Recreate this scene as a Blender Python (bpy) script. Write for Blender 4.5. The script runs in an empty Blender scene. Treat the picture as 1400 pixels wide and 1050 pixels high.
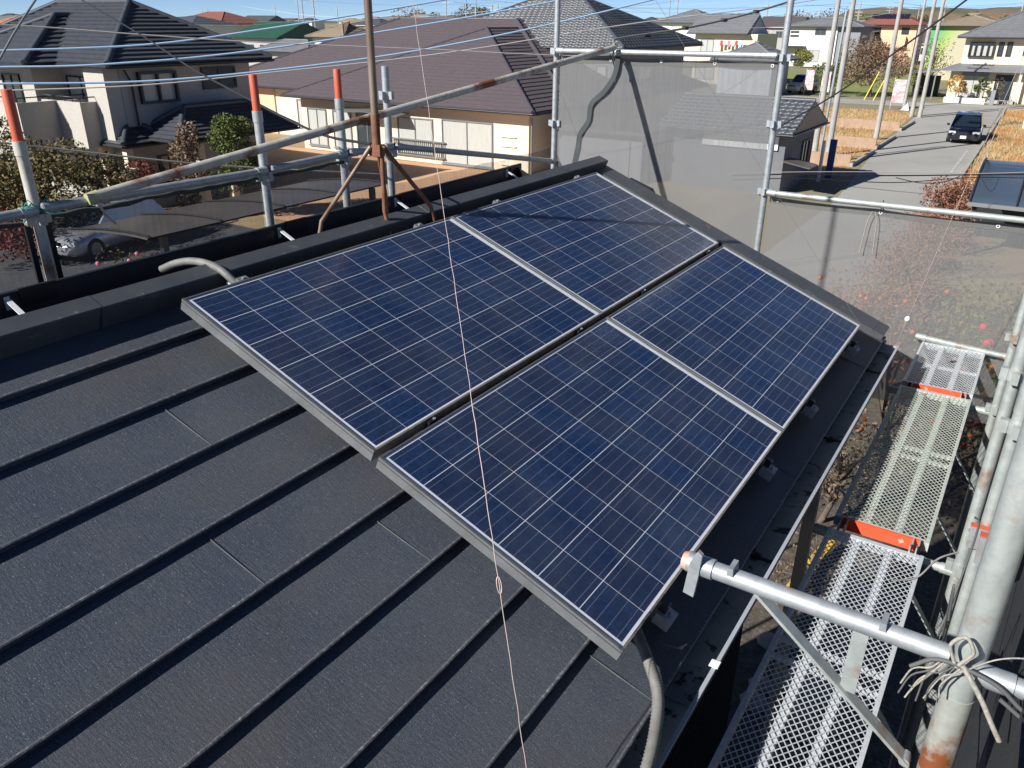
import bpy, math, random
from mathutils import Vector, Matrix
R = math.radians
scene = bpy.context.scene
col = scene.collection
random.seed(7)

# ------------------------------------------------------------------ camera, sky, sun, exposure
CAM = Vector((0, 0, 7.0))
CR = Vector((0.83754, 0.54635, 0.0059)); CU = Vector((-0.2318, 0.34552, 0.90933)); CF = Vector((-0.49477, 0.76297, -0.41603))
camd = bpy.data.cameras.new('camera'); camo = bpy.data.objects.new('camera', camd); col.objects.link(camo)
camd.sensor_width = 36; camd.lens = 36 * 1089.56 / 1400; camd.clip_start = 0.05; camd.clip_end = 6000
camo.matrix_world = Matrix(((CR.x, CU.x, -CF.x, CAM.x), (CR.y, CU.y, -CF.y, CAM.y), (CR.z, CU.z, -CF.z, CAM.z), (0, 0, 0, 1)))
scene.camera = camo
SUN_E = R(33); SH = Vector((0.42, 0.907, 0)).normalized()
w = bpy.data.worlds.new('World'); scene.world = w; w.use_nodes = True
wn = w.node_tree.nodes; sky = wn.new('ShaderNodeTexSky'); sky.sky_type = 'NISHITA'; sky.sun_disc = False
sky.sun_elevation = SUN_E; sky.sun_rotation = math.atan2(-SH.x, -SH.y); sky.air_density = 0.35; sky.dust_density = 0.0; sky.ozone_density = 4.0
w.node_tree.links.new(sky.outputs[0], wn['Background'].inputs[0]); wn['Background'].inputs[1].default_value = 0.07
sund = bpy.data.lights.new('sun', 'SUN'); sund.energy = 4.8; sund.angle = R(0.53); sund.color = (1.0, 0.98, 0.945)
suno = bpy.data.objects.new('sun', sund); col.objects.link(suno)
suno.rotation_euler = Vector((SH.x * math.cos(SUN_E), SH.y * math.cos(SUN_E), -math.sin(SUN_E))).to_track_quat('-Z', 'Y').to_euler()
suno.location = (-6, -10, 30)
vs = scene.view_settings; vs.view_transform = 'Standard'; vs.look = 'None'; vs.exposure = 0.62; vs.gamma = 1.0; vs.use_curve_mapping = False
scene.render.resolution_x = 1024; scene.render.resolution_y = 768
scene.render.engine = 'CYCLES'
scene.cycles.max_bounces = 6; scene.cycles.transparent_max_bounces = 12

# ------------------------------------------------------------------ helpers
def V(*a): return Vector(a)
def nrm(v): return v.normalized()
class MB:
    def __init__(s): s.v = []; s.f = []; s.sm = []
    def add(s, vs_, fs, smooth=False):
        o = len(s.v); s.v += [tuple(q) for q in vs_]; s.f += [tuple(i + o for i in f) for f in fs]; s.sm += [smooth] * len(fs); return s
    def box(s, x0, x1, y0, y1, z0, z1):
        return s.add([(x0,y0,z0),(x1,y0,z0),(x1,y1,z0),(x0,y1,z0),(x0,y0,z1),(x1,y0,z1),(x1,y1,z1),(x0,y1,z1)],
                     [(0,3,2,1),(4,5,6,7),(0,1,5,4),(1,2,6,5),(2,3,7,6),(3,0,4,7)])
    def obox(s, c, ax, ay, az):
        c = Vector(c); P = [c + ax*i + ay*j + az*k for k in (-1,1) for i, j in ((-1,-1),(1,-1),(1,1),(-1,1))]
        return s.add(P, [(0,3,2,1),(4,5,6,7),(0,1,5,4),(1,2,6,5),(2,3,7,6),(3,0,4,7)])
    def bar(s, p0, p1, wd, th, up=Vector((0,0,1))):
        p0 = Vector(p0); p1 = Vector(p1); d = p1 - p0; a = nrm(d); b = a.cross(up)
        if b.length < 1e-4: b = a.cross(Vector((1,0,0)))
        b.normalize(); c = b.cross(a).normalized()
        return s.obox((p0+p1)/2, d/2, b*wd/2, c*th/2)
    def tube(s, pts, r, n=8, caps=True):
        pts = [Vector(p) for p in pts]; m = len(pts); rr = r if isinstance(r, (list, tuple)) else [r]*m
        t = nrm(pts[1]-pts[0]); a = t.orthogonal().normalized(); vs_ = []
        for i, p in enumerate(pts):
            t2 = nrm((pts[min(i+1,m-1)] - pts[max(i-1,0)]))
            a = a - t2*a.dot(t2); a.normalize(); b = t2.cross(a)
            for k in range(n):
                th = 2*math.pi*k/n; vs_.append(p + (a*math.cos(th) + b*math.sin(th))*rr[i])
        fs = [(i*n+k, i*n+(k+1)%n, (i+1)*n+(k+1)%n, (i+1)*n+k) for i in range(m-1) for k in range(n)]
        s.add(vs_, fs, True)
        if caps:
            s.add(vs_[:n], [tuple(range(n-1,-1,-1))]); s.add(vs_[-n:], [tuple(range(n))])
        return s
    def poly(s, pts): return s.add(pts, [tuple(range(len(pts)))])
    def prism(s, pts, d):
        d = Vector(d); n = len(pts); q = [Vector(p) for p in pts] + [Vector(p)+d for p in pts]
        return s.add(q, [tuple(range(n-1,-1,-1)), tuple(range(n,2*n))] + [(i,(i+1)%n,(i+1)%n+n,i+n) for i in range(n)])
    def mesh(s, name, mat, off=Vector((0,0,0))):
        m = bpy.data.meshes.new(name); m.from_pydata([(a-off.x, b-off.y, c-off.z) for a, b, c in s.v], [], s.f)
        m.polygons.foreach_set('use_smooth', s.sm); m.update()
        for q in (mat if isinstance(mat, (list, tuple)) else [mat]): m.materials.append(q)
        return m
    def build(s, name, mat, parent=None, **k):
        r = parent
        while r is not None and r.parent is not None: r = r.parent
        off = r.location.copy() if r is not None else Vector((0,0,0))
        o = bpy.data.objects.new(name, s.mesh(name, mat, off)); col.objects.link(o); o.parent = parent
        for a, b in k.items(): o[a] = b
        return o
def thing(name, label, cat, loc=(0,0,0), group=None):
    o = bpy.data.objects.new(name, None); o.empty_display_size = .1; col.objects.link(o); o.location = loc
    o['label'] = label; o['category'] = cat
    if group: o['group'] = group
    return o
def tag(o, label, cat, group=None):
    o['label'] = label; o['category'] = cat
    if group: o['group'] = group
    return o
def struct(o): o['kind'] = 'structure'; return o
def inst(mesh, name, parent, loc=(0,0,0), rot=(0,0,0), sc=(1,1,1)):
    o = bpy.data.objects.new(name, mesh); col.objects.link(o); o.parent = parent; o.location = loc; o.rotation_euler = rot; o.scale = sc; return o
def sag(p0, p1, s, n=16):
    p0 = Vector(p0); p1 = Vector(p1)
    return [p0.lerp(p1, t/n) - V(0,0,1)*4*s*(t/n)*(1-t/n) for t in range(n+1)]
def at(x, y, d):                       # point at depth d along the view of photo pixel (x, y); used only to measure positions
    return CAM + (CF + CR*((x-700)/1089.56) - CU*((y-525)/1089.56))*d
def atz(x, y, z):
    d = CF + CR*((x-700)/1089.56) - CU*((y-525)/1089.56); return CAM + d*((z-7.0)/d.z)
def lerp(a, b, t): return Vector(a).lerp(Vector(b), t)

# ------------------------------------------------------------------ materials
def mat(name, c, rough=.6, metal=0., c2=None, scale=8., bump=0., bscale=40., spec=.5, stretch=(1,1,1), detail=5., lo=.35, hi=.65, coat=0., c3=None, s3=2., t3=(.55,.7), bdist=.01):
    m = bpy.data.materials.new(name); m.use_nodes = True; nt = m.node_tree; N = nt.nodes; L = nt.links; b = N['Principled BSDF']
    b.inputs['Base Color'].default_value = (*c, 1); b.inputs['Roughness'].default_value = rough; b.inputs['Metallic'].default_value = metal
    b.inputs['Specular IOR Level'].default_value = spec; b.inputs['Coat Weight'].default_value = coat; b.inputs['Coat Roughness'].default_value = .05
    tc = N.new('ShaderNodeTexCoord'); mp = N.new('ShaderNodeMapping'); mp.inputs['Scale'].default_value = stretch; L.new(tc.outputs['Object'], mp.inputs['Vector'])
    def noise(sc, det=detail):
        n = N.new('ShaderNodeTexNoise'); n.inputs['Scale'].default_value = sc; n.inputs['Detail'].default_value = det; n.inputs['Roughness'].default_value = .62; L.new(mp.outputs[0], n.inputs['Vector']); return n
    def ramp(src, a, d):
        r = N.new('ShaderNodeMapRange'); r.inputs['From Min'].default_value = a; r.inputs['From Max'].default_value = d; L.new(src, r.inputs['Value']); return r.outputs[0]
    def mix(f, a, bb):
        x = N.new('ShaderNodeMix'); x.data_type = 'RGBA'; L.new(f, x.inputs['Factor'])
        for sock, val in ((x.inputs[6], a), (x.inputs[7], bb)):
            if isinstance(val, tuple): sock.default_value = (*val, 1)
            else: L.new(val, sock)
        return x.outputs[2]
    out = c
    if c2: out = mix(ramp(noise(scale).outputs['Fac'], lo, hi), c, c2)
    if c3: out = mix(ramp(noise(s3).outputs['Fac'], *t3), out, c3)
    if not isinstance(out, tuple): L.new(out, b.inputs['Base Color'])
    if bump:
        bp = N.new('ShaderNodeBump'); bp.inputs['Strength'].default_value = bump; bp.inputs['Distance'].default_value = bdist; L.new(noise(bscale, 3).outputs['Fac'], bp.inputs['Height']); L.new(bp.outputs[0], b.inputs['Normal'])
    m['nodes'] = 1
    return m
def glassy(name, c=(.02,.025,.03), rough=.04): return mat(name, c, rough, spec=.8)

def roof_metal():
    m = mat('roof_metal', (.085,.09,.105), .5); nt = m.node_tree; N = nt.nodes; L = nt.links; b = N['Principled BSDF']
    tc = N.new('ShaderNodeTexCoord')
    def mp(s_):
        q = N.new('ShaderNodeMapping'); q.inputs['Scale'].default_value = s_; L.new(tc.outputs['Object'], q.inputs['Vector']); return q.outputs[0]
    def nz(s_, sc, det=3, r=.6):
        n = N.new('ShaderNodeTexNoise'); n.inputs['Scale'].default_value = sc; n.inputs['Detail'].default_value = det; n.inputs['Roughness'].default_value = r; L.new(mp(s_), n.inputs['Vector']); return n.outputs['Fac']
    def rg(f, a, d, e=0., g=1.):
        q = N.new('ShaderNodeMapRange'); q.inputs['From Min'].default_value = a; q.inputs['From Max'].default_value = d; q.inputs['To Min'].default_value = e; q.inputs['To Max'].default_value = g; L.new(f, q.inputs['Value']); return q.outputs[0]
    def mix(f, a, c):
        x = N.new('ShaderNodeMix'); x.data_type = 'RGBA'; L.new(f, x.inputs['Factor'])
        for so, va in ((x.inputs[6], a), (x.inputs[7], c)):
            if isinstance(va, tuple): so.default_value = (*va, 1)
            else: L.new(va, so)
        return x.outputs[2]
    big = nz((1,1,1), 3.0, 5); streak = nz((18,150,18), 1.0, 3); grain = nz((1,1,1), 420, 2, .7); speck = nz((1,1,1), 260, 1, .5)
    c = mix(rg(big, .3, .7), (.042,.053,.074), (.066,.074,.088))
    c = mix(rg(streak, .45, .72, 0, .3), c, (.1,.11,.13))
    c = mix(rg(grain, .5, .7, 0, .6), c, (.17,.185,.21))
    c = mix(rg(grain, .34, .48, .55, 0), c, (.02,.022,.03))
    c = mix(rg(speck, .68, .75, 0, .6), c, (.36,.37,.4))
    dust = nz((1.2,.5,1), 1.7, 6); c = mix(rg(dust, .46, .7, 0, .65), c, (.095,.085,.07))
    L.new(c, b.inputs['Base Color']); b.inputs['Specular IOR Level'].default_value = .4
    bp = N.new('ShaderNodeBump'); bp.inputs['Strength'].default_value = .45; bp.inputs['Distance'].default_value = .0022
    ad = N.new('ShaderNodeMath'); ad.operation = 'ADD'; L.new(grain, ad.inputs[0]); L.new(rg(nz((34,150,34), 1.0, 2), .3, .7, 0, .55), ad.inputs[1]); L.new(ad.outputs[0], bp.inputs['Height']); L.new(bp.outputs[0], b.inputs['Normal'])
    return m

def cell_mat():
    m = mat('solar_cell', (.01,.018,.06), .22, spec=.5); nt = m.node_tree; N = nt.nodes; L = nt.links; b = N['Principled BSDF']
    tc = N.new('ShaderNodeTexCoord'); oi = N.new('ShaderNodeObjectInfo')
    add = N.new('ShaderNodeVectorMath'); add.operation = 'ADD'; L.new(tc.outputs['Object'], add.inputs[0]); L.new(oi.outputs['Random'], add.inputs[1])
    vo = N.new('ShaderNodeTexVoronoi'); vo.inputs['Scale'].default_value = 90; L.new(add.outputs[0], vo.inputs['Vector'])
    bw = N.new('ShaderNodeSeparateColor'); L.new(vo.outputs['Color'], bw.inputs[0])
    mx = N.new('ShaderNodeMix'); mx.data_type = 'RGBA'; mx.inputs[6].default_value = (.0035,.017,.062,1); mx.inputs[7].default_value = (.006,.036,.12,1); L.new(bw.outputs[0], mx.inputs['Factor'])
    mx2 = N.new('ShaderNodeMix'); mx2.data_type = 'RGBA'; mx2.inputs[7].default_value = (.013,.019,.05,1); L.new(mx.outputs[2], mx2.inputs[6])
    mr = N.new('ShaderNodeMapRange'); mr.inputs['To Max'].default_value = .75; L.new(oi.outputs['Random'], mr.inputs['Value']); L.new(mr.outputs[0], mx2.inputs['Factor'])
    sp = N.new('ShaderNodeSeparateXYZ'); L.new(tc.outputs['Object'], sp.inputs[0])
    # four printed busbars along local y, at x = +-.0195, +-.0585 from the cell centre
    a = N.new('ShaderNodeMath'); a.operation = 'ABSOLUTE'; L.new(sp.outputs['X'], a.inputs[0])
    s1 = N.new('ShaderNodeMath'); s1.operation = 'SUBTRACT'; s1.inputs[1].default_value = .039; L.new(a.outputs[0], s1.inputs[0])
    a2 = N.new('ShaderNodeMath'); a2.operation = 'ABSOLUTE'; L.new(s1.outputs[0], a2.inputs[0])
    s2 = N.new('ShaderNodeMath'); s2.operation = 'SUBTRACT'; s2.inputs[1].default_value = .0195; L.new(a2.outputs[0], s2.inputs[0])
    a3 = N.new('ShaderNodeMath'); a3.operation = 'ABSOLUTE'; L.new(s2.outputs[0], a3.inputs[0])
    lt = N.new('ShaderNodeMath'); lt.operation = 'LESS_THAN'; lt.inputs[1].default_value = .0008; L.new(a3.outputs[0], lt.inputs[0])
    mx3 = N.new('ShaderNodeMix'); mx3.data_type = 'RGBA'; mx3.inputs[7].default_value = (.16,.185,.25,1); L.new(mx2.outputs[2], mx3.inputs[6]); L.new(lt.outputs[0], mx3.inputs['Factor'])
    L.new(mx3.outputs[2], b.inputs['Base Color'])
    return m

def panel_glass():
    m = bpy.data.materials.new('panel_glass'); m.use_nodes = True; nt = m.node_tree; N = nt.nodes; L = nt.links; N.remove(N['Principled BSDF'])
    tr = N.new('ShaderNodeBsdfTransparent'); gl = N.new('ShaderNodeBsdfGlossy'); gl.inputs['Roughness'].default_value = .16; df = N.new('ShaderNodeBsdfDiffuse'); df.inputs['Color'].default_value = (.4,.43,.47,1)
    lw = N.new('ShaderNodeLayerWeight'); lw.inputs['Blend'].default_value = .5
    pw = N.new('ShaderNodeMath'); pw.operation = 'POWER'; pw.inputs[1].default_value = 5; L.new(lw.outputs['Facing'], pw.inputs[0])
    fr = N.new('ShaderNodeMath'); fr.operation = 'MULTIPLY_ADD'; fr.inputs[1].default_value = .9; fr.inputs[2].default_value = .055; L.new(pw.outputs[0], fr.inputs[0])
    tc = N.new('ShaderNodeTexCoord'); nz = N.new('ShaderNodeTexNoise'); nz.inputs['Scale'].default_value = 2.6; nz.inputs['Detail'].default_value = 7; nz.inputs['Roughness'].default_value = .68; L.new(tc.outputs['Object'], nz.inputs['Vector'])
    mr = N.new('ShaderNodeMapRange'); mr.inputs['From Min'].default_value = .38; mr.inputs['From Max'].default_value = .75; mr.inputs['To Min'].default_value = .012; mr.inputs['To Max'].default_value = .085; L.new(nz.outputs['Fac'], mr.inputs['Value'])
    a = N.new('ShaderNodeMixShader'); L.new(mr.outputs[0], a.inputs[0]); L.new(tr.outputs[0], a.inputs[1]); L.new(df.outputs[0], a.inputs[2])
    b = N.new('ShaderNodeMixShader'); L.new(fr.outputs[0], b.inputs[0]); L.new(a.outputs[0], b.inputs[1]); L.new(gl.outputs[0], b.inputs[2])
    L.new(b.outputs[0], N['Material Output'].inputs[0]); return m

def net_mat(name, c, cover, tl=.35):
    m = bpy.data.materials.new(name); m.use_nodes = True; nt = m.node_tree; N = nt.nodes; L = nt.links; N.remove(N['Principled BSDF'])
    tr = N.new('ShaderNodeBsdfTransparent'); df = N.new('ShaderNodeBsdfDiffuse'); df.inputs['Color'].default_value = (*c,1); tn = N.new('ShaderNodeBsdfTranslucent'); tn.inputs['Color'].default_value = (*c,1)
    x = N.new('ShaderNodeMixShader'); x.inputs[0].default_value = tl; L.new(df.outputs[0], x.inputs[1]); L.new(tn.outputs[0], x.inputs[2])
    tc = N.new('ShaderNodeTexCoord'); mp = N.new('ShaderNodeMapping'); mp.inputs['Scale'].default_value = (1,1,1); L.new(tc.outputs['Object'], mp.inputs['Vector'])
    nz = N.new('ShaderNodeTexNoise'); nz.inputs['Scale'].default_value = 5; nz.inputs['Detail'].default_value = 8; nz.inputs['Roughness'].default_value = .7; L.new(mp.outputs[0], nz.inputs['Vector'])
    mp2 = N.new('ShaderNodeMapping'); mp2.inputs['Scale'].default_value = (60,60,3); L.new(tc.outputs['Object'], mp2.inputs['Vector'])
    n2 = N.new('ShaderNodeTexNoise'); n2.inputs['Scale'].default_value = 1; n2.inputs['Detail'].default_value = 2; L.new(mp2.outputs[0], n2.inputs['Vector'])
    ad = N.new('ShaderNodeMath'); ad.operation = 'ADD'; L.new(nz.outputs['Fac'], ad.inputs[0]); L.new(n2.outputs['Fac'], ad.inputs[1])
    mr = N.new('ShaderNodeMapRange'); mr.inputs['From Min'].default_value = .6; mr.inputs['From Max'].default_value = 1.4; mr.inputs['To Min'].default_value = cover-.1; mr.inputs['To Max'].default_value = cover+.1; L.new(ad.outputs[0], mr.inputs['Value'])
    y = N.new('ShaderNodeMixShader'); L.new(mr.outputs[0], y.inputs[0]); L.new(tr.outputs[0], y.inputs[1]); L.new(x.outputs[0], y.inputs[2])
    L.new(y.outputs[0], N['Material Output'].inputs[0]); return m

def leaf_mat(name, c, c2, rough=.6):
    m = mat(name, c, rough, c2=c2, scale=3.5, spec=.25); b = m.node_tree.nodes['Principled BSDF']
    b.inputs['Subsurface Weight'].default_value = 0
    return m

M = {}
M['roof'] = roof_metal(); M['roof_lit_edge'] = mat('worn_lit_roof_edge', (.09,.094,.105), .4, c2=(.24,.245,.25), scale=70, lo=.5, hi=.7, bump=.5, bscale=200, bdist=.002); M['roof_joint'] = mat('folded_lit_joint_edge', (.12,.122,.127), .5); M['cell'] = cell_mat(); M['pglass'] = panel_glass()  # paler lip colour paints in the sunlit course edge, with specks of paint wear
M['backsheet'] = mat('backsheet', (.78,.8,.84), .5)
M['cap'] = mat('ridge_metal', (.055,.062,.07), .42, c2=(.075,.077,.08), scale=5, bump=.25, bscale=500, bdist=.001, c3=(.17,.16,.14), s3=14, t3=(.62,.75))
M['deck_steel'] = mat('bright_deck_steel', (.58,.61,.63), .5, .35, c2=(.7,.72,.73), scale=30); M['deck_green'] = mat('greenish_deck_steel', (.5,.54,.48), .55, .3, c2=(.62,.65,.58), scale=30, c3=(.4,.33,.25), s3=8, t3=(.6,.72)); M['alu'] = mat('aluminium', (.24,.25,.26), .45, .45, c2=(.18,.185,.185), scale=9)
M['alu_dark'] = mat('frame_dark_reflection', (.13,.135,.14), .4, .4, c2=(.18,.175,.165), scale=12); M['alu_dirty'] = mat('dusty_aluminium', (.3,.275,.24), .5, .4, c2=(.17,.145,.115), scale=25, lo=.4, hi=.7)  # frame tops coloured dark to stand for the dark surroundings they reflect
M['galv'] = mat('galvanised_steel', (.34,.37,.385), .52, .5, c2=(.46,.48,.49), scale=28, c3=(.3,.25,.2), s3=7, t3=(.58,.72), bump=.15, bscale=90, bdist=.002)
M['galv_green'] = mat('weathered_galvanised', (.36,.39,.37), .52, .4, c2=(.46,.49,.46), scale=24, c3=(.28,.17,.1), s3=5, t3=(.57,.7), bump=.15, bscale=90, bdist=.002)
M['rustpipe'] = mat('rusty_pipe', (.6,.57,.5), .55, .25, c2=(.46,.43,.37), scale=20, c3=(.2,.075,.028), s3=3.2, t3=(.52,.62), bump=.3, bscale=80, bdist=.002)
M['rust'] = mat('rust', (.16,.06,.032), .8, .1, c2=(.24,.11,.06), scale=30, bump=.3, bscale=90, bdist=.002)
M['mast'] = mat('mast_steel', (.28,.22,.17), .5, .35, c2=(.13,.065,.035), scale=14, stretch=(1,1,.15))
M['orange'] = mat('orange_paint', (.62,.085,.03), .55, c2=(.5,.11,.055), scale=18, c3=(.34,.2,.14), s3=16, t3=(.6,.72))
M['orange_b'] = mat('orange_red_paint', (.8,.09,.025), .5, c2=(.65,.1,.05), scale=14, c3=(.5,.4,.34), s3=20, t3=(.62,.7))
M['gutter_out'] = mat('gutter_rim_paint', (.36,.38,.42), .4)
M['gutter_in'] = mat('gutter_inside_dirt', (.16,.2,.225), .6, c2=(.22,.25,.27), scale=7, c3=(.02,.02,.018), s3=17, t3=(.57,.63))
M['black'] = mat('black_metal', (.012,.014,.02), .4)
M['siding'] = mat('black_siding', (.02,.021,.024), .45)
M['white'] = mat('white_metal', (.75,.76,.76), .4)
M['conduit'] = mat('grey_conduit', (.2,.2,.185), .6, c2=(.14,.135,.12), scale=20)
M['net'] = net_mat('scaffold_net', (.26,.26,.258), .82)
M['net_shaded'] = net_mat('scaffold_net_thin', (.06,.06,.06), .42, .15)  # darker copy of the net colour, shade of the unlit side painted in
M['net_hem'] = net_mat('net_hem', (.24,.235,.22), .8)
M['strap'] = mat('strap_cloth', (.05,.06,.06), .8)
M['rope'] = mat('pale_rope', (.4,.37,.31), .85, c2=(.24,.22,.19), scale=120)
M['rope_dark'] = mat('grey_cord', (.1,.1,.1), .7)
M['teal'] = mat('teal_string', (.02,.32,.26), .7)
M['yellow'] = mat('yellow_tape', (.36,.34,.12), .6, c2=(.5,.48,.34), scale=40)
M['wire'] = mat('bare_wire', (.5,.39,.36), .45, .4)
M['cable_blue'] = mat('blue_cable', (.36,.54,.76), .5)
M['cable_white'] = mat('pale_cable', (.55,.52,.52), .5)
M['cable_black'] = mat('black_cable', (.02,.02,.022), .5)
M['cable_grey'] = mat('grey_cable', (.25,.25,.24), .5)
M['asphalt'] = mat('asphalt', (.36,.345,.31), .9, c2=(.3,.29,.265), scale=.6, c3=(.4,.385,.35), s3=.15, t3=(.45,.7), bump=.3, bscale=60)
M['asphalt_dark'] = mat('dark_asphalt', (.06,.065,.075), .85, c2=(.09,.09,.095), scale=2, bump=.3, bscale=60)
M['concrete'] = mat('concrete', (.42,.4,.36), .85, c2=(.33,.31,.28), scale=1.5, bump=.2, bscale=30)
M['terracotta'] = mat('terracotta_paving', (.62,.37,.21), .85, c2=(.56,.33,.18), scale=.7, c3=(.66,.38,.21), s3=3, t3=(.5,.7))
M['orange_wall'] = mat('peach_block', (.42,.29,.2), .85, c2=(.34,.24,.16), scale=2, c3=(.3,.2,.12), s3=.8, t3=(.55,.7))
M['soil'] = mat('soil', (.3,.2,.115), .95, c2=(.38,.28,.16), scale=.35, c3=(.22,.2,.085), s3=.12, t3=(.5,.62), bump=.5, bscale=8, bdist=.05)
M['drygrass'] = mat('dry_grass_ground', (.44,.27,.1), .95, c2=(.52,.37,.17), scale=.5, c3=(.36,.15,.06), s3=.18, t3=(.48,.64), bump=.6, bscale=10, bdist=.06)
M['drygrass_b'] = mat('dry_grass_blades', (.42,.29,.13), .9, c2=(.46,.36,.2), scale=.6, c3=(.46,.19,.06), s3=.2, t3=(.48,.62))
M['lawn'] = mat('lawn', (.16,.2,.05), .95, c2=(.26,.26,.08), scale=.6)
M['gravel'] = mat('garden_gravel', (.1,.085,.062), .95, c2=(.05,.042,.032), scale=6, c3=(.16,.135,.105), s3=20, t3=(.5,.7), bump=.6, bscale=40)
M['conc_pole'] = mat('concrete_pole', (.4,.39,.36), .8, c2=(.33,.32,.3), scale=2)
M['cream'] = mat('cream_siding', (.78,.68,.5), .8, c2=(.74,.64,.47), scale=2)
M['peach_wall'] = mat('peach_render', (.76,.5,.33), .8, c2=(.7,.46,.3), scale=1)
M['stone_wall'] = mat('pale_stone_siding', (.42,.4,.37), .8, c2=(.36,.34,.32), scale=5, stretch=(1,1,6))
M['beige_wall'] = mat('beige_tile_siding', (.5,.46,.4), .8, c2=(.43,.4,.35), scale=5, stretch=(1,1,6))
M['white_wall'] = mat('white_siding', (.8,.77,.68), .8, c2=(.76,.73,.64), scale=2)
M['grey_wall'] = mat('grey_siding', (.24,.25,.27), .8)
M['bluegrey_wall'] = mat('blue_grey_siding', (.46,.5,.55), .8)
M['tile_dark'] = mat('dark_roof_tile', (.055,.062,.075), .42, c2=(.075,.08,.09), scale=4, bump=.2, bscale=25)
M['tile_grey'] = mat('grey_glazed_tile', (.075,.08,.087), .42, c2=(.1,.105,.11), scale=1.2, spec=.6, bump=.2, bscale=25)
M['slate_brown'] = mat('brown_slate', (.088,.071,.077), .7, c2=(.108,.087,.092), scale=3, stretch=(1,1,4), c3=(.11,.088,.092), s3=9, t3=(.5,.65))
M['ridge_brown'] = mat('brown_ridge_metal', (.1,.085,.095), .4, .2)
M['green_roof'] = mat('green_metal_roof', (.02,.075,.045), .5, c2=(.03,.1,.06), scale=2)
M['red_roof'] = mat('red_brown_tile', (.27,.1,.075), .7, c2=(.22,.085,.065), scale=2)
M['orange_roof'] = mat('orange_tile', (.5,.19,.06), .7, c2=(.5,.17,.06), scale=1)
M['tan_roof'] = mat('tan_slate', (.27,.215,.15), .8, c2=(.23,.185,.13), scale=2)
M['grey_roof'] = mat('grey_slate', (.15,.155,.165), .6, c2=(.19,.195,.2), scale=2)
M['pv_dark'] = mat('roof_pv_module', (.015,.02,.045), .15, spec=.7)
M['frame_dark'] = mat('dark_window_frame', (.035,.036,.04), .4, .3)
M['frame_grey'] = mat('grey_window_frame', (.25,.25,.25), .4, .3)
M['pane'] = glassy('window_glass', (.05,.06,.065)); M['curtain'] = mat('curtain_pane', (.42,.42,.38), .25, c2=(.5,.5,.46), scale=4, stretch=(9,9,.3), spec=.6)
M['door'] = mat('dark_door', (.02,.03,.035), .35)
M['timber'] = mat('post_timber', (.4,.36,.3), .8)
M['poly_roof'] = mat('brown_polycarbonate', (.1,.088,.078), .35, c2=(.13,.11,.095), scale=.8)
M['car_black'] = mat('black_car_paint', (.006,.009,.016), .12, .2, coat=1); M['car_silver'] = mat('silver_car_paint', (.5,.52,.55), .3, .5, coat=.7); M['car_white'] = mat('white_car_paint', (.75,.75,.73), .3, coat=.6)
M['car_glass'] = glassy('car_glass', (.012,.02,.03)); M['tyre'] = mat('tyre', (.015,.015,.015), .8); M['rim'] = mat('wheel_rim', (.3,.3,.31), .35, .8)
M['lamp'] = mat('headlight_lens', (.6,.62,.65), .15, .3); M['plate'] = mat('number_plate', (.8,.8,.78), .5); M['tail'] = mat('tail_light', (.4,.01,.01), .3)
M['stone'] = mat('garden_stone', (.34,.3,.24), .9, c2=(.26,.23,.19), scale=8, bump=.4, bscale=20)
M['trunk'] = mat('bark', (.16,.12,.09), .9, c2=(.1,.075,.055), scale=10, bump=.4, bscale=30)
M['lf_green'] = leaf_mat('green_leaves', (.055,.085,.02), (.1,.13,.035)); M['lf_yellow'] = leaf_mat('olive_leaves', (.17,.17,.04), (.24,.22,.06)); M['lf_red'] = leaf_mat('red_leaves', (.16,.03,.022), (.22,.06,.04))
M['lf_mix'] = leaf_mat('autumn_leaves', (.06,.08,.025), (.19,.12,.05)); M['lf_brown'] = leaf_mat('dry_brown_leaves', (.16,.11,.07), (.24,.17,.11)); M['lf_pine'] = leaf_mat('pine_needles', (.08,.11,.03), (.15,.17,.05)); M['lf_orange'] = leaf_mat('orange_leaves', (.45,.22,.04), (.5,.32,.1)); M['lf_pink'] = leaf_mat('pinkish_shrub', (.3,.12,.08), (.36,.2,.12))
M['persimmon'] = mat('persimmon_fruit', (.7,.16,.02), .35); M['petal'] = mat('pink_petals', (.65,.2,.28), .6); M['redflower'] = mat('red_petals', (.75,.03,.03), .6)
M['pinkflag'] = mat('pink_banner_cloth', (.72,.36,.38), .8, c2=(.8,.7,.68), scale=3.5, stretch=(1,1,2), lo=.48, hi=.56)
M['hill'] = mat('wooded_hill', (.16,.13,.08), .95, c2=(.24,.15,.085), scale=.03, c3=(.09,.11,.06), s3=.012, t3=(.48,.58), bump=.6, bscale=.15, bdist=4)
M['ground'] = mat('far_ground', (.26,.22,.14), .95, c2=(.2,.2,.1), scale=.02, c3=(.3,.28,.25), s3=.01, t3=(.5,.6))
M['yellow_pole'] = mat('yellow_stay_cover', (.75,.6,.08), .5); M['paint'] = mat('road_paint', (.55,.54,.5), .8, c2=(.34,.33,.3), scale=3, lo=.42, hi=.6); M['bluebox'] = mat('blue_plastic', (.02,.04,.2), .5)
M['ceramic'] = mat('white_ceramic', (.7,.69,.66), .3)
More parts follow.
